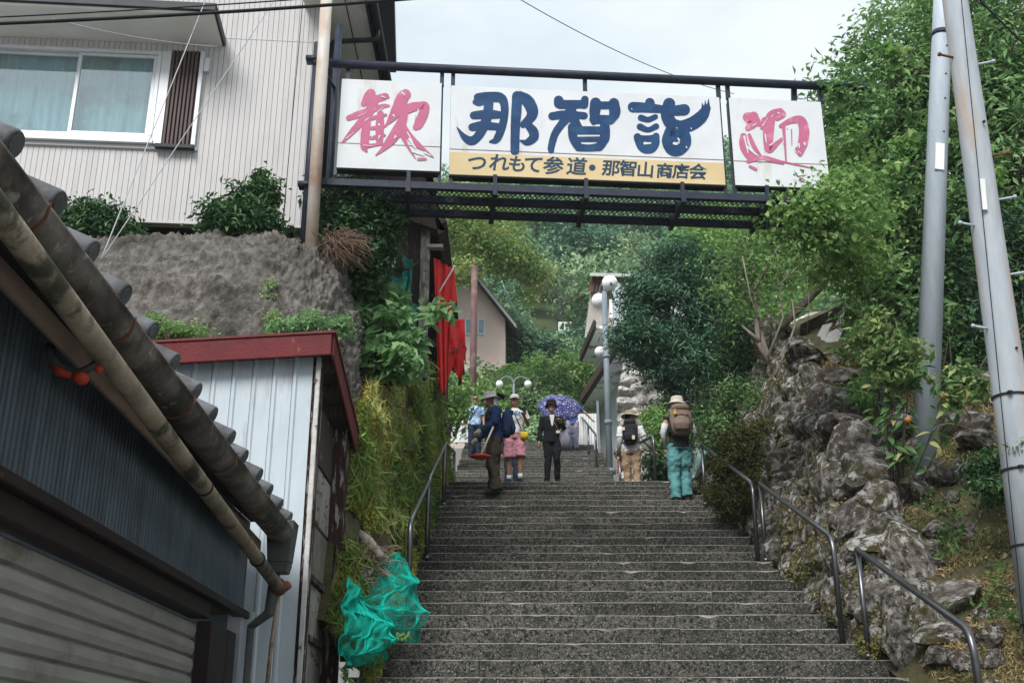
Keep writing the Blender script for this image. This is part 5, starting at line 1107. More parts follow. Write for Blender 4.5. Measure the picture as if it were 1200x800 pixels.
# wall faces between: shop wall along the stairs, its upper storey set back
def wall(a, b, z0, z1, name, mat, th=.12):
    a, b = Vector(a), Vector(b); d = (b - a); d.z = 0; nrm = Vector((-d.y, d.x, 0)).normalized()
    return G().hexa([Vector((a.x,a.y,z0)), Vector((b.x,b.y,z0)), Vector((b.x,b.y,z0)) - nrm*th, Vector((a.x,a.y,z0)) - nrm*th], [Vector((a.x,a.y,z1)), Vector((b.x,b.y,z1)), Vector((b.x,b.y,z1)) - nrm*th, Vector((a.x,a.y,z1)) - nrm*th]).build(name, mat, ws)
wa, wb_ = PZ(745, 424, 11.6), PZ(698, 482, 11.6)
wd_ = (wb_ - wa).normalized()
g = 8
for i in range(g): wall(wa + (wb_-wa)*(i/g + .004), wa + (wb_-wa)*((i+1)/g - .004), TOPZ - .6, 11.6, 'wall_board', wall_w)
ua = PZ(718, 388, 13.7); ub = PZ(697, 424, 13.7)
for i in range(6): wall(ua + (ub-ua)*(i/6 + .004) , ua + (ub-ua)*((i+1)/6 - .004), 11.9, 13.7, 'wall_board', wall_w)
wall(ua + Vector((.02,0,0)), ua + Vector((3.0,.3,0)), 11.9, 15.2, 'end_wall', wall_w)
# balcony block on top
ba, bb = P(686,397,33.0), P(693,340,33.0)
G().hexa([P(685,395,34), P(697,395,34), P(760,395,34), P(760,395,36)], [P(692,342,34), P(706,340,34), P(765,340,34), P(765,340,36)]).build('upper_storey', M('beige rendered wall', (.42,.38,.35), (.34,.31,.285), 3, .8), ws)
G().hexa([P(690,341,33.6), P(765,343,33.6), P(765,343,36), P(690,341,36)], [P(694,324,33.6), P(765,326,33.6), P(765,326,36), P(694,324,36)]).build('balcony', redbrown, ws)
for i in range(5): G().beam(P(694 + i*4.2, 342, 33.55), P(697 + i*4.2, 325, 33.55), .07, .05).build('balcony_post', brown_e, ws)
G().hexa([P(691,323,33.3), P(770,325,33.3), P(770,325,36.5), P(691,323,36.5)], [P(691.5,319.5,33.3), P(770,321,33.3), P(770,321,36.5), P(691.5,319.5,36.5)]).build('top_roof', M('pale roof sheet', (.42,.43,.43), rough=.6), ws)
G().hexa([P(714,372,33.4), P(730,372,33.4), P(730,372,33.5), P(714,372,33.5)], [P(714,350,33.4), P(730,350,33.4), P(730,350,33.5), P(714,350,33.5)]).build('pale_window', white_paint, ws)
for a, b in (((700,470),(703,545)),): G().beam(P(a[0],a[1],27.5), P(b[0],b[1],27.5), .06, .06).build('porch_post', lamp_st, ws)
# white roller shutter and boards at the head of the stairs
shp = thing('roller_shutter', 'white corrugated shutter at the head of the stairs behind the umbrella holder', 'shutter', P(688,520,29))
for i in range(9): G().box(P(676 + i*3.1, 508, 29) + Vector((0,0,0)), (.062, .03, 1.1)).build('slat', white_paint, shp)
sb = thing('notice_board', 'white notice board with a grey map print at the head of the stairs', 'notice board', P(545,520,28))
G().box(P(543,504,28), (.62,.05,.66)).build('board', white_paint, sb, bevel=.01)
g = G(); q = random.Random(2)
for i in range(9): p = P(537 + q.random()*13, 497 + q.random()*14, 27.96); g.tube([p, p + Vector((q.uniform(-.12,.12),0,q.uniform(-.1,.1))), p + Vector((q.uniform(-.15,.15),0,q.uniform(-.12,.12)))], .008, 5)
g.build('map_print', M('grey print', (.35,.37,.4)), sb); G().box(P(543,489,27.97), (.34,.02,.10)).build('heading', M('brown heading', (.2,.13,.11)), sb)
for a in (535, 551): G().beam(P(a,488,28.05), P(a,520,28.05), .04, .04).build('leg', lamp_st, sb)
gpz = thing('green_pole', 'dark green post beside the notice board', 'pole', P(536,495,27)); G().tube([P(536,500,27), P(537,445,27)], .07, 12).build('shaft', M('dark green paint', (.01,.10,.07), rough=.5), gpz, True)

# stone wall behind the two backpack walkers
sw = thing('stone_wall', 'pale lichened dry stone wall behind the two backpack walkers', 'wall', (2.6, 24, 7.6))
a0, a1 = Vector((2.35, 25.5, 0)), Vector((6.0, 22.6, 0)); wdir = (a1 - a0)
G().hexa([a0 + Vector((.25,.15,6)), a1 + Vector((.2,.2,6)), a1 + Vector((.3,1.5,6)), a0 + Vector((.3,1.5,6))], [a0 + Vector((.55,.5,10.6)), a1 + Vector((.2,.5,10.8)), a1 + Vector((.3,1.5,10.8)), a0 + Vector((.6,1.5,10.6))]).build('wall_core', soil, sw)
lich = M('pale lichen stone', (.42,.40,.37), (.24,.21,.19), 5, .9, .8, 20, c3=(.62,.61,.58), s3=2.4, lo3=.48, hi3=.58, c4=(.12,.11,.08), s4=7, lo4=.6, hi4=.66)
SWM = []
for i in range(5): m = rock_variant(40 + i, 3, amp=.25); m.materials.append(lich); SWM.append(m)
z = 7.0; q = random.Random(12)
while z < 10.6:
    h = q.uniform(.28, .44); s = q.uniform(0, .05)
    while s < 1:
        w = q.uniform(.3, .75)
        p = a0 + wdir*(s + w/9.3); place('stone', q.choice(SWM), sw, (p.x + .07*(z-7), p.y + .08*(z-7) - .05, z + h/2), (0, q.uniform(-.15,.15), -.66 + q.uniform(-.1,.1)), (w*.78, .3, h*.80)); s += w/4.66
    z += h*.93
bush('wall_ivy', 'ivy patches hanging on the pale stone wall', (3.4,24.3,10.3), [((3.0,24.4,10.4),(.4,.15,.25)),((3.6,24.0,9.2),(.35,.12,.5)),((4.3,23.6,10.1),(.5,.15,.5)),((4.9,23.3,9.4),(.4,.15,.6)),((3.3,24.3,9.0),(.5,.1,.2))], 170, 16, .1, .09, .05, L_dark, 71, stems=5)
tt_ = thing('teal_tarp', 'pale teal tarp draped over branches beside the teal trousered walker', 'tarp', P(835,540,17.2))
cloth(lambda u, v: tuple(P(818 + 46*u - 8*v, 520 - 22*u + (40 + 14*u)*v, 17.3 + .5*u - .4*v + .07*math.sin(13*u + 4*v) + .06*fbm(u*5, v*5, 3))), 26, 20, 'sheet', M('pale teal sheet', (.22,.42,.38), (.34,.52,.49), 5, .5), tt_)
G().tube([P(815,560,16.9), P(832,540,16.9), P(846,532,16.9), P(862,538,16.8)], [.04,.045,.04,.03], 8).tube([P(832,540,16.9), P(838,555,16.8)], [.03,.02], 6).build('branch', bark, tt_, True)
tag(G().box(P(848,509,17.6), (.10,.05,.16)).box(P(846,499,17.6), (.05,.06,.07)).build('red_ornament', M('red ornament', (.45,.03,.02), rough=.5), None), 'small red ornament hanging in the leaves beside the cypress', 'ornament')

# ------------------------------------------------------------------ pink house, far poles, hedges
ph = thing('pink_house', 'pinkish beige rendered house with a small blue paned window beyond the red cloth', 'house', P(560,450,38))
pinkw = M('pinkish render', (.68,.54,.49), (.63,.50,.45), 3, .85, .2, 50)
pz0, pz1 = P(560,455,38).z - 3, P(595,372,38).z
A_, B_ = P(498,400,37.2), P(592,400,38.2)
A_.z = B_.z = 0
def hv(p, z): return Vector((p.x, p.y, z))
ridge = P(541,312,37.7)
back = Vector((.25, 7, 0))
gf_ = [hv(A_,pz0), hv(B_,pz0), hv(B_,pz1), hv(A_.lerp(B_,.45), ridge.z), hv(A_,pz1)]
G().prism(gf_, back).build('wall', pinkw, ph)
eg = B_ + (B_-A_).normalized()*.42; rgp = A_.lerp(B_,.45)
sl = (ridge.z - pz1)/((B_-rgp).length)
for s, e in ((1, eg), (-1, A_ - (B_-A_).normalized()*.4)):
    ez = ridge.z + .10 - sl*(e-rgp).length; f = Vector((0,-.45,0))
    G().hexa([hv(rgp,ridge.z+.02)+f, hv(e,ez-.02)+f, hv(e,ez-.02)+back, hv(rgp,ridge.z+.02)+back], [hv(rgp,ridge.z+.20)+f, hv(e,ez+.12)+f, hv(e,ez+.12)+back, hv(rgp,ridge.z+.20)+back]).build('roof', M('grey slate roof', (.13,.135,.145), (.09,.09,.10), 5, .7), ph)
    G().hexa([hv(rgp,ridge.z-.02)+f*1.02, hv(e,ez-.06)+f*1.02, hv(e,ez-.06)+f*.95, hv(rgp,ridge.z-.02)+f*.95], [hv(rgp,ridge.z+.15)+f*1.02, hv(e,ez+.06)+f*1.02, hv(e,ez+.06)+f*.95, hv(rgp,ridge.z+.15)+f*.95]).build('barge_board', M('pale barge board', (.42,.41,.40), rough=.7), ph)
wn_n = Vector((-(B_-A_).y, (B_-A_).x, 0)).normalized() * -1; wu = (B_-A_).normalized()
pane_b = M('blue grey pane', (.26,.40,.50), (.2,.32,.42), 4, .25)
for a, b in ((544.5,553), (559.5,567.5)):
    p0, p1 = PP(a,392,A_,wn_n), PP(b,374,A_,wn_n); c = (p0+p1)/2; w = abs((p1-p0).dot(wu)); h = abs(p1.z-p0.z)
    def rect(e0, e1, o0, o1): 
        g = G(); q4 = lambda o, ww, hh: [c + wu*i*ww/2 + Vector((0,0,j*hh/2)) + wn_n*o for i, j in ((-1,-1),(1,-1),(1,1),(-1,1))]
        return g.hexa(q4(o1, e0, e1), q4(o0, e0, e1))
    fr = rect(w, h, -.02, .05).build('window', white_paint, ph); rect(w*.74, h*.84, .0, .055).build('pane', pane_b, fr)
G().tube([hv(B_,pz0) + Vector((-1.0,-.6,3.1)), hv(B_,pz0) + Vector((.1,-.6,3.1))], .02, 6).tube([hv(B_,pz0) + Vector((-1.0,-.6,2)), hv(B_,pz0) + Vector((-1,-.6,3.1))], .02, 6).build('terrace_rail', dark_g, ph)
fp = thing('concrete_pole', 'far dark utility pole with a white box in front of the forest', 'utility pole', P(657,392,60))
G().tube([P(657,395,60), P(656.5,343,60)], [.20,.17], 12).build('shaft', M('dark grey concrete', (.035,.035,.04), rough=.8), fp, True); G().box(P(662,388,59.7), (.75,.5,.95)).build('white_box', white_paint, fp, bevel=.02)
for y_ in (347, 353): G().beam(P(653,y_,59.8), P(661,y_,59.8), .08, .08).build('cross_arm', dark_g, fp)
cable('pale teal cable swinging down past the far utility pole', P(588,330,36), P(652,388,59), 1.5, .035, teal_w)
cable('thin teal cable running beside the pale one in front of the forest', P(590,335,36), P(700,378,50), 2.2, .022, teal_w)
cable('thin wire between the pink house and the far utility pole', P(560,330,37), P(656,345,59.8), .6, .010, black_rubber, 'wire')
cable('thin wire from the far utility pole to the stair side shop', P(657,346,59.8), P(694,348,34), .25, .010, black_rubber, 'wire')
cable('short grey cable from the white box to the shop balcony', P(660,388,59.7), P(688,390,34), .02, .025, black_rubber, 'wire')
# terraces of clipped hedges
HB = [('round clipped hedge bush on the lower terrace, darkest of them', 620,415,40,(1.5,1.2,.8),L_far3),('bright hedge bush under the far utility pole', 655,416,44,(1.6,1.2,.7),L_far2),('flat topped dark hedge right below the far white box', 668,404,50,(2.3,1.2,.50),L_far3),
      ('hedge bush beside the pink house corner', 598,398,40,(.9,1.2,1.2),L_far),('wide pale shrub right above the umbrella', 660,442,36,(1.9,1.2,.75),L_bright),('pale shrub between the two far globes', 602,468,34,(1.3,1,.9),L_bright),('green shrub behind the white cap', 618,488,33,(1.0,1,1.2),L_far2),
      ('yellowish shrub behind the masked worker', 572,478,32,(.8,.9,.9),L_yel),('leafy shrub left of the umbrella', 640,470,33.5,(.9,.9,1.0),L_mid),('mid green hedge bush at the shop eaves', 684,438,37,(.9,1,1.0),L_far),('shrub at the foot of the pink house', 575,455,35,(1.1,1,.8),L_mid),('small bush at the head of the stairs', 632,512,31,(1.2,.8,.5),L_far2),('leafy green shrub behind the black suit', 652,500,32,(.8,.8,.8),L_mid),('high hedge under the maple', 585,360,48,(1.2,1.2,1.6),L_far),('weedy tuft beside the banded pole foot', 530,470,24,(.35,.4,.7),L_yel)]
for i, (lab, a, b, d, r, mt) in enumerate(HB):
    c_ = P(a,b,d); bush('hedge_bush', lab, (c_.x, c_.y, c_.z - r[2]), [(tuple(c_), r), (tuple(c_ + Vector((r[0]*.55,-.2,-r[2]*.35))), tuple(k*.6 for k in r)), (tuple(c_ + Vector((-r[0]*.55,-.1,-r[2]*.3))), tuple(k*.6 for k in r))], int(130*r[0]*(r[2]+.6)), 20, .13, .15, .08, mt, 80+i, 'hedge bushes on the terraces', stems=4)
# turning maple overhanging from the west
tree('maple_tree', 'loose tree with yellowing leaves hanging over the pink house roof', 'tree', (-4.4,31,9), (-2.2,30,15.5), .14,
     [(tuple(P(540,270,30)),(1.0,1,.8)),(tuple(P(575,290,30)),(1.0,1,.7)),(tuple(P(605,305,30.3)),(.7,.8,.55)),(tuple(P(548,316,29.5)),(.45,.6,.25)),(tuple(P(622,345,30.5)),(.30,.4,.45)),(tuple(P(530,240,30)),(.8,.8,.6)),(tuple(P(625,320,30.6)),(.5,.6,.5)),(tuple(P(580,262,31)),(.9,.8,.5))], 430, 20, .2, .14, .07, L_aut, 72, nl=7, spread=1.3, shell=.25, rough=.35)
tree('maple_tree', 'greener tree behind the roof of the dark timber building', 'tree', (-3.6,36,11), (-2.8,36.5,18.5), .16,
     [(tuple(P(530,265,36)),(1.6,1.2,1.4)),(tuple(P(570,250,37)),(1.4,1.2,1.0)),(tuple(P(535,310,36)),(.8,1,.6))], 480, 22, .24, .17, .09, L_yel, 73, nl=6, spread=1.4, shell=.3)

# ------------------------------------------------------------------ hillside with the forest
def hill(x, y):
    t = max(0, y - 37); ridge_ = 100 + 8*math.sin(x*.045 + 1) + 4*math.sin(x*.11)
    z = TOPZ + .4 + .62*min(t, ridge_ - 37) + .012*max(0, min(t, 63))**1.3*0 - .35*max(0, y - ridge_)
    return z + 1.6*fbm(x*.05, y*.05, 2) + max(0, abs(x) - 40)*.10*min(1, t/30)
hm = M('forest floor', (.035,.06,.025), (.06,.085,.035), .6, .95, .5, 2)
G().grid(lambda u, v: (-170 + 340*u, 36.5 + 120*v, hill(-170 + 340*u, 36.5 + 120*v)), 100, 70).build('hillside', hm, None, True)['kind'] = 'structure'
def forest_proto(seed, mat, tall):
    q = random.Random(seed); lobes = []
    for i in range(7):
        a = q.uniform(0,6.28); r = q.uniform(.0,.55); lobes.append(((math.cos(a)*r, math.sin(a)*r, q.uniform(.9,1.5)*(1.35 if tall else 1)), (q.uniform(.34,.55), q.uniform(.34,.55), q.uniform(.3,.45)*(1.4 if tall else 1))))
    cm = crown_mesh('crown', lobes, 230, 16, .085, .085, .055, mat, seed, rough=.25); g = G(); limbs(g, (0,0,-.3), (.03,0,1.4), .045, 7, .45, seed)
    return cm, g.mesh('trunk', bark, True)
FP = [forest_proto(101, L_far, 0), forest_proto(102, L_far2, 0), forest_proto(103, L_far3, 1), forest_proto(104, L_far, 1), forest_proto(105, L_far2, 0), forest_proto(106, L_far3, 1)]
FL = ['rounded mid green forest tree on the hillside', 'pale green spreading forest tree on the hillside', 'dark pointed forest tree on the hillside', 'tall mid green forest tree on the hillside', 'pale green lumpy forest tree on the hillside', 'tall dark narrow forest tree on the hillside']
q = random.Random(77); y = 44.0
while y < 104:
    x = -y*.13 - 2
    while x < y*.36 + 3:
        xx, yy_ = x + q.uniform(-1.3,1.3), y + q.uniform(-1.5,1.5); k = q.choice([0,1,2,3,4,5,0,3,1]); s = q.uniform(2.3,3.6)*(1.0 + (yy_-44)*.004)
        if (yy_ < 68 and 632 < 600 + FPX*xx/yy_*.97 < 684) or yy_ < 61 and 575 < 600 + FPX*xx/yy_*.97 < 690: x += 2; continue
        t = thing('forest_tree', FL[k], 'tree', (xx, yy_, hill(xx, yy_) - .2), 'forest trees on the hillside, ' + FL[k].split(' forest')[0])
        t.rotation_euler = (0, 0, q.uniform(0, 6.28)); t.scale = (s, s, s*q.uniform(.9,1.2))
        for nm, me in (('crown', FP[k][0]), ('trunk', FP[k][1])): o = bpy.data.objects.new(nm, me); COL.objects.link(o); o.parent = t
        x += q.uniform(3.6, 5.2)
    y += 5.0

# ------------------------------------------------------------------ damp summer air between the camera and the hill
hz_m = bpy.data.materials.new('haze'); hz_m.use_nodes = True
hn_ = hz_m.node_tree.nodes; hn_.remove(hn_['Principled BSDF']); pv = hn_.new('ShaderNodeVolumePrincipled'); pv.inputs['Color'].default_value = (.86,.93,.95,1); pv.inputs['Density'].default_value = .0007; pv.inputs['Anisotropy'].default_value = .2
hz_m.node_tree.links.new(pv.outputs[0], hn_['Material Output'].inputs['Volume'])
HZ = G().box((0, 60, 45), (352, 262, 93)).build('haze', hz_m, None); HZ['kind'] = 'stuff'
# ------------------------------------------------------------------ people
skin = M('skin', (.42,.25,.18), (.38,.22,.155), 8, .55, spec=.3); skin2 = M('tanned skin', (.33,.18,.12), (.29,.155,.10), 8, .55, spec=.3)
hair_m = M('black hair', (.012,.010,.009), rough=.5); eye_m = M('eye dark', (.01,.008,.007), rough=.3); lip_m = M('lips', (.28,.10,.085), rough=.5)
CLOUD = bpy.data.textures.new('fold noise', 'CLOUDS'); CLOUD.noise_scale = .11; CLOUD.noise_depth = 2
def remesh(o, v, it=4, fold=0):
    m = o.modifiers.new('fuse', 'REMESH'); m.mode = 'VOXEL'; m.voxel_size = v; m.use_smooth_shade = True
    k = o.modifiers.new('soften', 'SMOOTH'); k.factor = .5; k.iterations = it
    if fold:
        e = bpy.data.objects.new('fold_space', None); d = o.modifiers.new('folds', 'DISPLACE'); d.texture = CLOUD; d.strength = fold; d.mid_level = .5; d.texture_coords = 'GLOBAL'; bpy.data.objects.remove(e)
    return o
def lerp3(a, b, t): return Vector(a).lerp(Vector(b), t)
def person(label, loc, H, yaw, joints=None, skin_mat=None, top=None, bottom=None, shoes=None, face=True, head_yaw=0, hairc=True, lean=0.0, group=None, bare_legs=False):
    """local frame: +Z up, the person faces -Y, own right hand at -X. Returns the root and the joint table."""
    s = H/1.70; skin_mat = skin_mat or skin
    J = dict(hip=(0,0,.93), chest=(0,-.01,1.26), neck=(0,0,1.43), head=(0,-.025,1.575), shL=(.165,0,1.375), shR=(-.165,0,1.375), elL=(.225,.02,1.10), elR=(-.225,.02,1.10), wrL=(.235,-.06,.86), wrR=(-.235,-.06,.86),
             hiL=(.088,0,.90), hiR=(-.088,0,.90), knL=(.095,-.02,.49), knR=(-.095,-.02,.49), anL=(.10,.02,.085), anR=(-.10,.02,.085), toL=(.115,-.15,.03), toR=(-.115,-.15,.03))
    J.update(joints or {}); J = {k: Vector(v)*s for k, v in J.items()}
    t = thing('person', label, 'person', loc, group, yaw)
    g = G()
    def limb(pts, rs): 
        q = []; r2 = []
        for i in range(len(pts)-1):
            for k in range(4): q.append(lerp3(pts[i], pts[i+1], k/4)); r2.append((rs[i]*(1-k/4) + rs[i+1]*k/4)*s)
        q.append(Vector(pts[-1])); r2.append(rs[-1]*s); g.tube(q, r2, 10)
    hc, ch, nk, hd = J['hip'], J['chest'], J['neck'], J['head']
    g.rings([(hc - Vector((0,0,.08*s)), .13*s, .10*s), (hc, .155*s, .11*s), (lerp3(hc,ch,.45), .13*s, .092*s), (ch, .155*s, .108*s), (lerp3(ch,nk,.75), .13*s, .075*s), (nk, .055*s, .055*s)], 16)
    g.tube([nk - Vector((0,0,.05*s)), lerp3(nk, hd, .6)], .054*s, 10)
    rot = Matrix.Rotation(head_yaw, 3, 'Z'); hp_ = lambda v: hd + rot @ (Vector(v)*s)
    g.ell(hd, (.074*s, .093*s, .112*s), 16, 12, rot); g.ell(hp_((0,-.035,-.06)), (.055*s,.055*s,.06*s), 12, 8, rot); g.ell(hp_((0,-.098,-.015)), (.014*s,.022*s,.026*s), 8, 6, rot)
    for k in (-1, 1): g.ell(hp_((k*.076,.01,-.01)), (.012*s,.022*s,.034*s), 8, 6, rot)
    for k in 'LR':
        limb([J['sh'+k], J['el'+k], J['wr'+k]], [.050, .040, .027])
        w = J['wr'+k]; d = (w - J['el'+k]).normalized(); sx = 1 if k == 'L' else -1
        sd = d.cross(Vector((0,0,1))) if abs(d.z) < .85 else Vector((0,1,0)) - d*d.y; sd.normalize(); nm = d.cross(sd)
        g.ell(w + d*.045*s, (.0,)*3 if 0 else (.034*s,.034*s,.034*s), 10, 7); g.ell(w + d*.065*s, (.032*s,.032*s,.03*s), 10, 7)
        for i, ln in enumerate((.066,.075,.070,.055)):              # four fingers, bent, and a thumb from the side of the palm
            o_ = w + d*.082*s + sd*(i - 1.5)*.0185*s; m_ = o_ + (d*.9 + nm*.25*sx).normalized()*ln*.5*s; e_ = m_ + (d*.55 + nm*.75*sx).normalized()*ln*.5*s
            g.tube([o_ - d*.02*s, m_, e_], [.0105*s,.010*s,.0085*s], 6)
        o_ = w + d*.035*s - sd*.028*s; g.tube([o_, o_ - sd*.028*s + d*.025*s, o_ - sd*.030*s + d*.055*s], [.012*s,.0115*s,.009*s], 6)
        limb([J['hi'+k], J['kn'+k], lerp3(J['kn'+k], J['an'+k], .35) + Vector((0,.012*s,0)), J['an'+k]], [.082,.054,.053,.036])
        a, to = J['an'+k], J['to'+k]; g.tube([a + Vector((0,.0,.02*s)), a - Vector((0,0,.045*s)), lerp3(a, to, .6) - Vector((0,0,.012*s)), to], [.036*s,.038*s,.036*s,.026*s], 10)
    o = g.build('body', skin_mat, t, True, local=True); remesh(o, .011*s, 2)
    if face:
        for k in (-1, 1):
            G().ell(hp_((k*.029,-.084,.012)), (.012*s,.008*s,.007*s), 8, 6, rot).build('eye', eye_m, t, True, local=True); G().ell(hp_((k*.03,-.088,.036)), (.019*s,.007*s,.004*s), 8, 5, rot).build('eyebrow', hair_m, t, True, local=True)
        G().ell(hp_((0,-.086,-.056)), (.022*s,.008*s,.006*s), 8, 5, rot).build('mouth', lip_m, t, True, local=True)
    if hairc:
        g = G(); g.ell(hp_((0,.022,.022)), (.082*s,.088*s,.104*s), 16, 10, rot); g.ell(hp_((0,.05,-.045)), (.066*s,.05*s,.06*s), 12, 8, rot); remesh(g.build('hair', hair_m, t, True, local=True), .012*s, 2)
    if bottom:
        g = G(); w = bottom.get('w', 1.0); ext = bottom.get('to', 1.0)
        g.rings([(hc - Vector((0,0,.09*s)), .150*s*w, .122*s), (hc - Vector((0,0,.0)), .168*s, .128*s), (hc + Vector((0,0,.10*s)), .150*s, .112*s)], 18)
        for k in 'LR':
            h_, kn, an = J['hi'+k], J['kn'+k], J['an'+k]; pts = [h_ + Vector((0,0,.02*s)), lerp3(h_,kn,.5), kn]
            rs = [.100*s, .094*s*w, .074*s*w]
            if ext >= 1: pts += [lerp3(kn,an,.5), an + Vector((0,.0,-.015*s))]; rs += [.068*s*w, bottom.get('cuff', .064)*s*w]
            else: pts = [pts[0], lerp3(h_,kn,.4), lerp3(h_,kn,ext*1.0+.12)]; rs = [.100*s, .100*s*w, .098*s*w]
            q = []; r2 = []
            for i in range(len(pts)-1):
                for j in range(6): q.append(lerp3(pts[i],pts[i+1],j/6)); r2.append((rs[i]*(1-j/6) + rs[i+1]*j/6)*(1 + .02*math.sin(i*5 + j*1.3 + (k == 'L'))))
            q.append(Vector(pts[-1])); r2.append(rs[-1]); g.tube(q, r2, 14)
        remesh(g.build('trousers' if ext >= 1 else 'shorts', bottom['mat'], t, True, local=True), .011*s, 2, bottom.get('fold', .045))
    if top:
        g = G(); hem = top.get('hem', -.02); tw = top.get('w', 1.0)
        g.rings([(hc + Vector((0,0,hem*s)), .172*s*tw, .132*s*tw), (hc + Vector((0,0,(hem+.12)*s)), .160*s*tw, .124*s*tw), (lerp3(hc,ch,.5), .152*s*tw, .112*s*tw), (ch, .175*s, .125*s), (lerp3(ch,nk,.62), .160*s, .10*s), (lerp3(ch,nk,.92), .085*s, .075*s), (nk + Vector((0,0,.005*s)), .064*s, .064*s)], 20)
        sl = top.get('sleeve', 'long')
        for k in 'LR':
            a, e, w_ = J['sh'+k], J['el'+k], J['wr'+k]
            pts, rs = ([a, lerp3(a,e,.7)], [.072,.070]) if sl == 'short' else (([a, e, lerp3(e,w_,.94)], [.072,.058,.046]) if sl == 'long' else ([a, lerp3(a,e,.25)], [.066,.062]))
            q = []; r2 = []
            for i in range(len(pts)-1):
                for j in range(6): q.append(lerp3(pts[i],pts[i+1],j/6)); r2.append((rs[i]*(1-j/6) + rs[i+1]*j/6)*s*top.get('sw',1)*(1 + .025*math.sin(j*1.7 + i)))
            q.append(Vector(pts[-1])); r2.append(rs[-1]*s*top.get('sw',1)); g.tube(q, r2, 12)
        remesh(g.build(top.get('name', 'shirt'), top['mat'], t, True, local=True), .011*s, 2, .038)
    if shoes:
        for k in 'LR':
            a, to = J['an'+k], J['to'+k]; d = (to - a); d.z = 0
            g = G(); g.tube([a + Vector((0,.012*s,.02*s)), a - Vector((0,-.012*s,.045*s)), lerp3(a, to, .55) - Vector((0,0,.01*s)), to + Vector((0,0,.008*s))], [.048*s,.050*s,.047*s,.034*s], 12)
            g.tube([a - d*.35 - Vector((0,0,.068*s)), to + d*.15 - Vector((0,0,.012*s))], [.040*s,.040*s], 10, sq=.4)
            remesh(g.build('shoe', shoes, t, True, local=True), .013*s, 2)
    return t, J, s, hp_
def hat(t, hp_, s, brim, crown_r, crown_h, mat, tilt=0, name='hat', z=.045, droop=.02, band=None):
    g = G(); n = 28; rot = Matrix.Rotation(tilt, 3, 'X')
    prof = [(brim, -droop), (brim*.8, -droop*.35), (crown_r*1.04, 0), (crown_r, crown_h*.6), (crown_r*.9, crown_h*.9), (crown_r*.6, crown_h), (.002, crown_h*1.02)]
    o = len(g.v); c = hp_((0,.005,z))
    for r, h in prof:
        for k in range(n): a = 2*math.pi*k/n; g.v.append(tuple(c + rot @ (Vector((r*math.cos(a), r*1.12*math.sin(a), h + .010*math.sin(2*a)*(r > crown_r*1.1)))*s)))
    for i in range(len(prof)-1):
        for k in range(n): g.f.append((o+i*n+k, o+i*n+(k+1) % n, o+(i+1)*n+(k+1) % n, o+(i+1)*n+k)); g.m.append(0)
    h_ = g.build(name, mat, t, True, local=True); m = h_.modifiers.new('thick', 'SOLIDIFY'); m.thickness = .006*s; m.offset = 0
    if band:
        g = G(); g.rings([(c + Vector((0,0,.006))*s, crown_r*1.05*s, crown_r*1.18*s), (c + Vector((0,0,.032))*s, crown_r*1.03*s, crown_r*1.16*s)], 24, cap=False); g.build('hat_band', band, t, True, local=True)
    return h_
def cap(t, hp_, s, mat, yaw=0.0):
    g = G(); R_ = Matrix.Rotation(yaw, 3, 'Z'); n = 24; c = (0,.008,.035)
    prof = [(.092,0),(.093,.03),(.086,.06),(.065,.083),(.035,.094),(.001,.097)]; o = len(g.v)
    for r, h in prof:
        for k in range(n): a = 2*math.pi*k/n; g.v.append(tuple(hp_(Vector(c) + R_ @ Vector((r*math.cos(a), r*1.13*math.sin(a), h)))))
    for i in range(len(prof)-1):
        for k in range(n): g.f.append((o+i*n+k, o+i*n+(k+1) % n, o+(i+1)*n+(k+1) % n, o+(i+1)*n+k)); g.m.append(0)
    g.grid(lambda u, v: tuple(hp_(Vector(c) + R_ @ Vector(((u-.5)*2*.080*(1 - .25*v*v), -.088*math.sqrt(max(0,1-((u-.5)*1.65)**2)) - .072*v*math.sqrt(max(0.05,1-((u-.5)*1.9)**2)), .008 - .022*v)))), 14, 5)
    h_ = g.build('cap', mat, t, True, local=True); m = h_.modifiers.new('thick', 'SOLIDIFY'); m.thickness = .007*s; return h_
def strap(t, pts, r, mat, name='strap'): return G().tube(bend_path(pts, .12, 4), r, 6, sq=.45).build(name, mat, t, True, local=True)
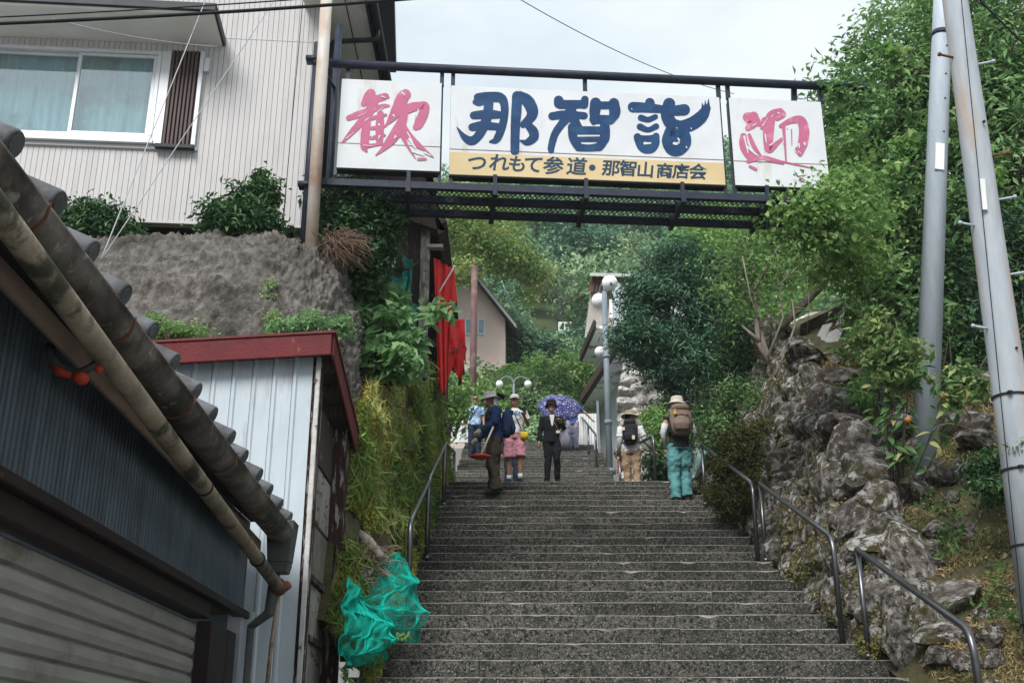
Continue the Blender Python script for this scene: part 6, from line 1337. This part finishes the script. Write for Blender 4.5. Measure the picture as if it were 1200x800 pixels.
def pack(t, J, s, w, d, h, mat, zoff=0.0, name='backpack', accent=None, tilt=0.0):
    ch = J['chest']; c = ch + Vector((0, (.13 + d*.5)*s, (-.03 + zoff)*s)); rot = Matrix.Rotation(tilt, 3, 'X')
    g = G(); P_ = []
    for i in range(9):
        f = i/8; k = (1 - abs(2*f-1)**3.2*.42); P_.append((c + rot @ Vector((0, (-.015 + .02*math.sin(f*3.1))*s, (f-.5)*h*s)), w*.5*s*k, d*.52*s*k))
    g.rings(P_, 20); g.rings([(c + rot @ Vector((0, d*.42*s, -h*.36*s)), w*.30*s, .04*s), (c + rot @ Vector((0, d*.50*s, -h*.16*s)), w*.36*s, .05*s), (c + rot @ Vector((0, d*.44*s, h*.10*s)), w*.28*s, .035*s)], 14)
    g.rings([(c + rot @ Vector((0, d*.10*s, h*.38*s)), w*.40*s, d*.46*s), (c + rot @ Vector((0, d*.12*s, h*.50*s)), w*.40*s, d*.46*s), (c + rot @ Vector((0, d*.10*s, h*.56*s)), w*.26*s, d*.3*s)], 18)
    b = g.build(name, mat, t, True, local=True); remesh(b, .013*s, 2)
    dk = accent or M('pack webbing', (.02,.02,.022), rough=.7)
    for k in (-1, 1):
        pts = [c + Vector((k*w*.30*s, -d*.5*s, h*.40*s)), ch + Vector((k*.11*s, .02*s, .165*s)), ch + Vector((k*.13*s, -.125*s, .06*s)), ch + Vector((k*.15*s, -.10*s, -.14*s)), c + Vector((k*w*.42*s, -d*.3*s, -h*.36*s))]
        G().tube(bend_path(pts, .1, 4), .022*s, 8, sq=.4).build('shoulder_strap', dk, b, True, local=True)
        G().tube([c + rot @ Vector((k*w*.49*s, .0, h*.3*s)), c + rot @ Vector((k*w*.47*s, d*.30*s, -h*.34*s))], .008*s, 6).build('side_strap', dk, b, True, local=True)
    G().tube([c + rot @ Vector((-w*.33*s, d*.50*s, h*.12*s)), c + rot @ Vector((0, d*.60*s, h*.15*s)), c + rot @ Vector((w*.33*s, d*.50*s, h*.12*s))], .006*s, 6).build('zip', dk, b, True, local=True)
    return b, c
walk = lambda s_: dict(knL=(.09,-.10*s_,.50), anL=(.09,-.06*s_,.10), toL=(.10,-.23*s_,.05), knR=(-.09,.0,.48), anR=(-.09,.12*s_,.10), toR=(-.10,-.05*s_,.03))
def stand(px, d, step=None): 
    p = P(px, 540, d); 
    k = math.floor((d - D0)/TREAD + .001) if d <= LAND else 0
    p.z = (Z0 + k*RISE) if d <= LAND else (LZ if d < UP0 else LZ + (math.floor((d-UP0)/UT)+1)*RISE); return p
def voro(name, c1, c2, sc, lo=.32, hi=.4):
    m = bpy.data.materials.new(name); m.use_nodes = True; n = m.node_tree.nodes; l = m.node_tree.links; b = n['Principled BSDF']; b.inputs['Roughness'].default_value = .85
    tc = n.new('ShaderNodeTexCoord'); t = n.new('ShaderNodeTexNoise'); t.inputs['Scale'].default_value = sc; t.inputs['Detail'].default_value = 2; t.inputs['Distortion'].default_value = 2.2
    r = n.new('ShaderNodeMapRange'); r.inputs['From Min'].default_value = lo; r.inputs['From Max'].default_value = hi; mx = n.new('ShaderNodeMix'); mx.data_type = 'RGBA'
    mx.inputs['A'].default_value = rgb(c1); mx.inputs['B'].default_value = rgb(c2); l.new(tc.outputs['Object'], t.inputs['Vector']); l.new(t.outputs['Fac'], r.inputs['Value']); l.new(r.outputs[0], mx.inputs['Factor']); l.new(mx.outputs['Result'], b.inputs['Base Color']); return m
fab = lambda n, c, c2=None: M(n, c, c2 or tuple(k*.75 for k in c), 9, .9, .25, 30)
navy_f = fab('navy work jacket', (.012,.032,.105)); olive_f = fab('dark olive work trousers', (.055,.042,.030)); black_f = fab('black suit cloth', (.012,.013,.017)); white_f = fab('white cotton', (.72,.72,.72), (.62,.63,.65)); pink_f = fab('pink shorts cloth', (.58,.27,.32))
teal_f = fab('teal hiking trousers', (.10,.27,.27), (.075,.21,.215)); khaki_f = fab('khaki trousers', (.34,.245,.16)); taupe_f = fab('taupe backpack cloth', (.21,.155,.125)); beige_f = fab('beige hat cloth', (.52,.47,.40)); dnavy_f = fab('dark navy trousers', (.018,.028,.05)); grey_f = fab('grey cloth', (.33,.33,.33)); black2 = fab('black nylon', (.015,.016,.02), (.025,.026,.03))
# worker in navy with a brush cutter
wp = stand(579, 17.0)
t, J, s, hp_ = person('person in navy work jacket and face mask carrying a brush cutter, stooping sideways', wp, 1.66, R(-78), dict(knL=(.09,-.05,.49), knR=(-.09,.01,.49), elL=(.22,-.04,1.12), wrL=(.16,-.26,.98), elR=(-.22,-.05,1.12), wrR=(-.17,-.26,.93), head=(0,-.075,1.56), neck=(0,-.03,1.43)), skin2,
   dict(mat=navy_f, name='jacket', hem=-.05, w=1.08, sw=1.15), dict(mat=olive_f, w=1.32, cuff=.085), fab('dark boots', (.02,.018,.016)))
hat(t, hp_, s, .145, .092, .085, M('grey work hat', (.36,.36,.37), (.27,.27,.28), 8, .9), tilt=.12, droop=.035, band=M('orange hat band', (.62,.28,.05), rough=.7))
G().grid(lambda u, v: tuple(hp_((.10*math.sin((u-.5)*2.9), .03 + .10*math.cos((u-.5)*2.9)*1.05, .05 - .16*v))), 16, 6).build('neck_flap', M('grey neck flap', (.34,.35,.37), rough=.9), t, True, local=True)
G().ell(hp_((0,-.085,-.045)), (.058*s,.035*s,.052*s), 14, 9).build('face_mask', M('white face mask', (.6,.62,.64), rough=.9), t, True, local=True)
G().grid(lambda u, v: tuple(hp_((.14*(u-.5)*2*(1-.3*v), .10 + .15*v, .085 + .02*math.sin(u*3.1) - .03*v))), 10, 5).build('dark_visor', M('black visor', (.015,.015,.017), rough=.5), t, True, local=True)
pack(t, J, s, .27, .18, .42, fab('navy backpack', (.015,.035,.095)), -.06)
for k in 'LR': 
    w = J['wr'+k]; d = (w - J['el'+k]).normalized(); remesh(G().ell(w + d*.03*s, (.045*s,.045*s,.05*s), 12, 8).ell(w + d*.08*s, (.042*s,.035*s,.045*s), 12, 8).tube([w - d*.06*s, w], .042*s, 10).build('work_glove', M('pale glove', (.42,.43,.38), (.3,.31,.27), 12, .9), t, True, local=True), .012, 2)
bc_a, bc_b = P(578, 500, 16.75), P(563, 534, 16.62)
bc = thing('brush_cutter', 'brush cutter with a red guard held by the stooping worker', 'brush cutter', bc_b)
G().tube([bc_b, bc_a], .016, 8).build('shaft', M('pale alloy', (.5,.48,.45), rough=.4), bc, True)
G().rings([(bc_b + Vector((0,0,.03)), .05, .05), (bc_b, .16, .13), (bc_b - Vector((0,0,.02)), .16, .13), (bc_b - Vector((0,0,.05)), .07, .06)], 18).build('guard', M('red guard', (.50,.055,.025), rough=.5), bc, True)
# man in blue flowered shirt
t, J, s, hp_ = person('person in blue flowered shirt and sunglasses with a dark shoulder strap', stand(556, 26.4), 1.58, R(6), dict(elR=(-.235,.03,1.09), wrR=(-.25,-.03,.85)), skin2, dict(mat=voro('blue flowered cloth', (.10,.20,.42), (.40,.52,.66), 22, .47, .53), sleeve='short', hem=-.04), dict(mat=dnavy_f), black2)
G().box(hp_((0,-.098,.012)), (.13*s,.02*s,.035*s)).build('sunglasses', M('dark lens', (.01,.01,.012), rough=.15), t, local=True)
strap(t, [J['shL'] + Vector((-.06,-.06,.06))*s, J['chest'] + Vector((0,-.14,0))*s, J['hip'] + Vector((-.17,-.09,.08))*s], .014*s, black2)
G().tube([J['wrR'] + Vector((-.01,-.03,-.07)), J['wrR'] + Vector((-.01,-.03,-.25))], [.03,.035], 10).build('water_bottle', M('clear bottle', (.55,.6,.62), rough=.2), t, True, local=True)
# man in pink shorts
t, J, s, hp_ = person('person in white cap, white shirt and pink shorts with a small yellow bag', stand(603, 18.35), 1.54, R(3), dict(elL=(.25,.02,1.14), wrL=(.17,-.16,1.24), anL=(.10,-.04,.10), knL=(.10,-.07,.50), toL=(.13,-.2,.03)), skin2, dict(mat=white_f, sleeve='short', hem=.0, w=1.05), dict(mat=pink_f, to=.92, w=1.1), fab('navy trainers', (.02,.045,.10)))
cap(t, hp_, s, fab('cream cap', (.62,.60,.55)))
for k in 'LR': a = J['an'+k]; G().tube([a - Vector((0,0,.01)), a + Vector((0,0,.085))*s], .044*s, 12).build('white_sock', white_f, t, True, local=True)
cu = bpy.data.curves.new('shirt_print', 'FONT'); cu.body = 'USA'; cu.size = .085; cu.align_x = 'CENTER'; cu.offset = .003; cu.shear = .25; cu.extrude = .001
o = letter_obj(cu, M('blue print', (.05,.16,.38)), 'shirt_print'); o.parent = t; o.location = J['chest'] + Vector((.01,-.134*s,.02)); o.rotation_euler = (R(86), R(8), 0)
strap(t, [J['shR'] + Vector((.06,-.06,.06))*s, J['chest'] + Vector((.02,-.145,-.02))*s, J['hip'] + Vector((.16,-.11,-.02))*s], .013*s, fab('navy strap', (.02,.03,.07)))
G().rings([(J['hip'] + Vector((.17,-.13,-.12))*s, .055,.03), (J['hip'] + Vector((.17,-.13,-.06))*s, .075,.04), (J['hip'] + Vector((.17,-.13,.02))*s, .055,.03)], 14).build('yellow_bag', M('yellow bag', (.62,.44,.03), (.5,.36,.03), 6, .7), t, True, local=True)
G().rings([(J['hip'] + Vector((0,0,.04))*s, .175*s,.137*s), (J['hip'] + Vector((0,0,.065))*s, .175*s,.137*s)], 20).build('belt', M('red belt', (.30,.06,.06)), t, True, local=True)
G().box(J['wrL'] + Vector((0,-.05,.07)), (.06,.02,.11)).build('phone', black2, t, local=True)
# half hidden person behind
person('person in dark clothes half hidden behind the walker in pink shorts', stand(600, 21.9), 1.50, R(0), None, skin, dict(mat=black2, hem=-.04), dict(mat=dnavy_f), black2)
# woman in black suit
t, J, s, hp_ = person('person in black suit and black brimmed hat walking down the stairs with a grey bag', stand(647, 18.4), 1.44, R(2), dict(elL=(.24,-.02,1.14), wrL=(.16,-.17,1.22), elR=(-.235,.03,1.10), wrR=(-.25,-.02,.86), knR=(-.08,-.03,.49), knL=(.09,-.07,.51), anL=(.11,.10,.13), toL=(.13,-.04,.06)), skin, dict(mat=black_f, name='jacket', hem=-.10, w=1.04), dict(mat=black_f, w=.95), fab('black shoes', (.01,.01,.01)))
hat(t, hp_, s, .135, .096, .10, fab('black hat felt', (.010,.010,.012)), droop=.03)
g = G(); c = J['chest']; g.grid(lambda u, v: tuple(c + Vector(((u-.5)*.10*(1-.75*v), -.128 + .018*abs(u-.5) - (.010)*(1-v), .125 - .24*v))*s), 8, 8); g.build('white_blouse', white_f, t, True, local=True)
G().rings([(J['hip'] + Vector((.25,-.02,-.22))*s, .11*s,.05*s), (J['hip'] + Vector((.24,-.03,-.02))*s, .12*s,.055*s), (J['hip'] + Vector((.23,-.02,.16))*s, .08*s,.03*s)], 14).build('shoulder_bag', fab('lilac grey bag', (.24,.22,.28)), t, True, local=True)
strap(t, [J['shR'] + Vector((.08,-.07,.05))*s, J['chest'] + Vector((.06,-.14,-.06))*s, J['hip'] + Vector((.17,-.10,.05))*s], .008*s, grey_f)
G().box(J['hip'] + Vector((.11,-.155,.10))*s, (.06,.006,.045)).build('name_tag', M('cream tag', (.6,.57,.42)), t, local=True)
# umbrella holder going up
pu = stand(672, 28.2)
t, J, s, hp_ = person('person in blue top and patterned trousers climbing with one arm out to the high handrail', pu, 1.46, R(174), dict(elR=(-.36,-.05,1.22), wrR=(-.56,-.14,1.02), elL=(.25,-.08,1.14), wrL=(.16,-.2,1.25), **{}), skin, dict(mat=fab('bright blue top', (.04,.10,.40)), sleeve='short', hem=-.06), dict(mat=voro('patterned trousers', (.22,.30,.50), (.55,.38,.42), 16, .48, .56), w=1.12), black2, face=False)
uc = P(656, 475, 27.2)
um = thing('umbrella', 'purple blue umbrella with a white vine print tilted over its holder', 'umbrella', uc)
um_m = voro('vine printed cloth', (.010,.011,.105), (.46,.46,.58), 16, .585, .615)
rotu = Euler((R(52), R(6), 0)).to_matrix(); RU = .55
def um_pt(a, f, dz=0): 
    r = RU*math.sin(f*1.12)/math.sin(1.12)*(1 - .045*(1-abs(math.cos(a*4)))*f); return uc + rotu @ Vector((r*math.cos(a), r*math.sin(a), .30*(math.cos(f*1.25) - .55) + dz))
cloth(lambda u, v: tuple(um_pt(u*2*math.pi, v*.98 + .02)), 64, 10, 'canopy', um_m, um, .003)
for i in range(8): G().tube([um_pt(i*math.pi/4, .02 + .98*k/6, -.008) for k in range(7)], .005, 5).build('rib', M('umbrella steel', (.4,.4,.42), rough=.3), um, True)
G().tube([um_pt(0,.0,.05), um_pt(0,0,-.78)], .009, 8).tube([um_pt(0,0,-.70), um_pt(0,0,-.80)], .018, 8).build('shaft', black2, um, True)
# walker in white shirt and khaki trousers
t, J, s, hp_ = person('person in white shirt and khaki trousers with a black backpack, hand on the rail', stand(740, 19.4), 1.58, R(172), dict(elL=(.21,.04,1.08), wrL=(.24,-.05,.84), elR=(-.27,-.02,1.10), wrR=(-.42,-.12,.93), knL=(.09,-.08,.51), anL=(.09,-.06,.12), toL=(.10,-.22,.08)), skin, dict(mat=white_f, sleeve='short', hem=-.05), dict(mat=khaki_f, w=1.05), black2, face=False, head_yaw=R(-58))
hat(t, hp_, s, .165, .094, .09, fab('olive beige hat', (.30,.25,.17)), droop=.03, band=black2)
b, c = pack(t, J, s, .29, .17, .46, black2, -.02)
G().box(c + Vector((-.06,.12,-.12)), (.05,.03,.07)).box(c + Vector((.11,.09,.05)), (.05,.02,.06)).build('tag', M('cream charm', (.55,.45,.3), rough=.7), b, local=True)
for k in 'LR': G().tube([lerp3(J['sh'+k],J['el'+k],.72), J['el'+k], lerp3(J['el'+k],J['wr'+k],.95)], [.052*s,.046*s,.034*s], 12).build('arm_cover', grey_f, t, True, local=True)
strap(t, [J['wrL'] + Vector((.0,-.02,-.05)), J['wrL'] + Vector((.02,-.02,-.2)), J['wrL'] + Vector((.03,0,-.32))], .012, M('red cord', (.4,.05,.03)), 'wrist_cord')
# walker in teal trousers
t, J, s, hp_ = person('person in teal trousers and beige sunhat with a taupe backpack climbing the stairs', stand(797, 16.75), 1.66, R(182), dict(elL=(.245,.0,1.11), wrL=(.20,-.10,.90), elR=(-.245,.0,1.11), wrR=(-.20,-.10,.90), knL=(.10,-.02,.48), anL=(.10,.07,.065), toL=(.11,-.10,.0), knR=(-.085,-.10,.52), anR=(-.09,-.04,.13), toR=(-.10,-.2,.10)), skin, dict(mat=black2, sleeve='cap', hem=-.07, w=1.04), dict(mat=teal_f, w=1.24, cuff=.07, fold=.06), fab('dark hiking shoes', (.03,.028,.03)), face=False, head_yaw=R(15))
hat(t, hp_, s, .165, .096, .095, beige_f, droop=.05, band=fab('tan hat band', (.30,.26,.22)))
G().grid(lambda u, v: tuple(hp_((.115*math.sin((u-.5)*4.2), .02 + .115*math.cos((u-.5)*4.2), .045 - .17*v))), 16, 6).build('neck_flap', beige_f, t, True, local=True)
b, c = pack(t, J, s, .36, .20, .46, taupe_f, .02)
G().ell(c + Vector((.10,.125,.08)), (.028,.02,.03), 10, 7).ell(c + Vector((.10,.125,.125)), (.018,.015,.018), 10, 7).build('toy_charm', M('orange toy charm', (.58,.33,.06), rough=.7), b, True, local=True)
for k in 'LR': G().tube([lerp3(J['sh'+k],J['el'+k],.45), J['el'+k], lerp3(J['el'+k],J['wr'+k],.97)], [.056*s,.047*s,.034*s], 12).build('arm_cover', fab('pale arm cover', (.55,.53,.55)), t, True, local=True)
# no two things share this cord: rail cord by the upper handrail
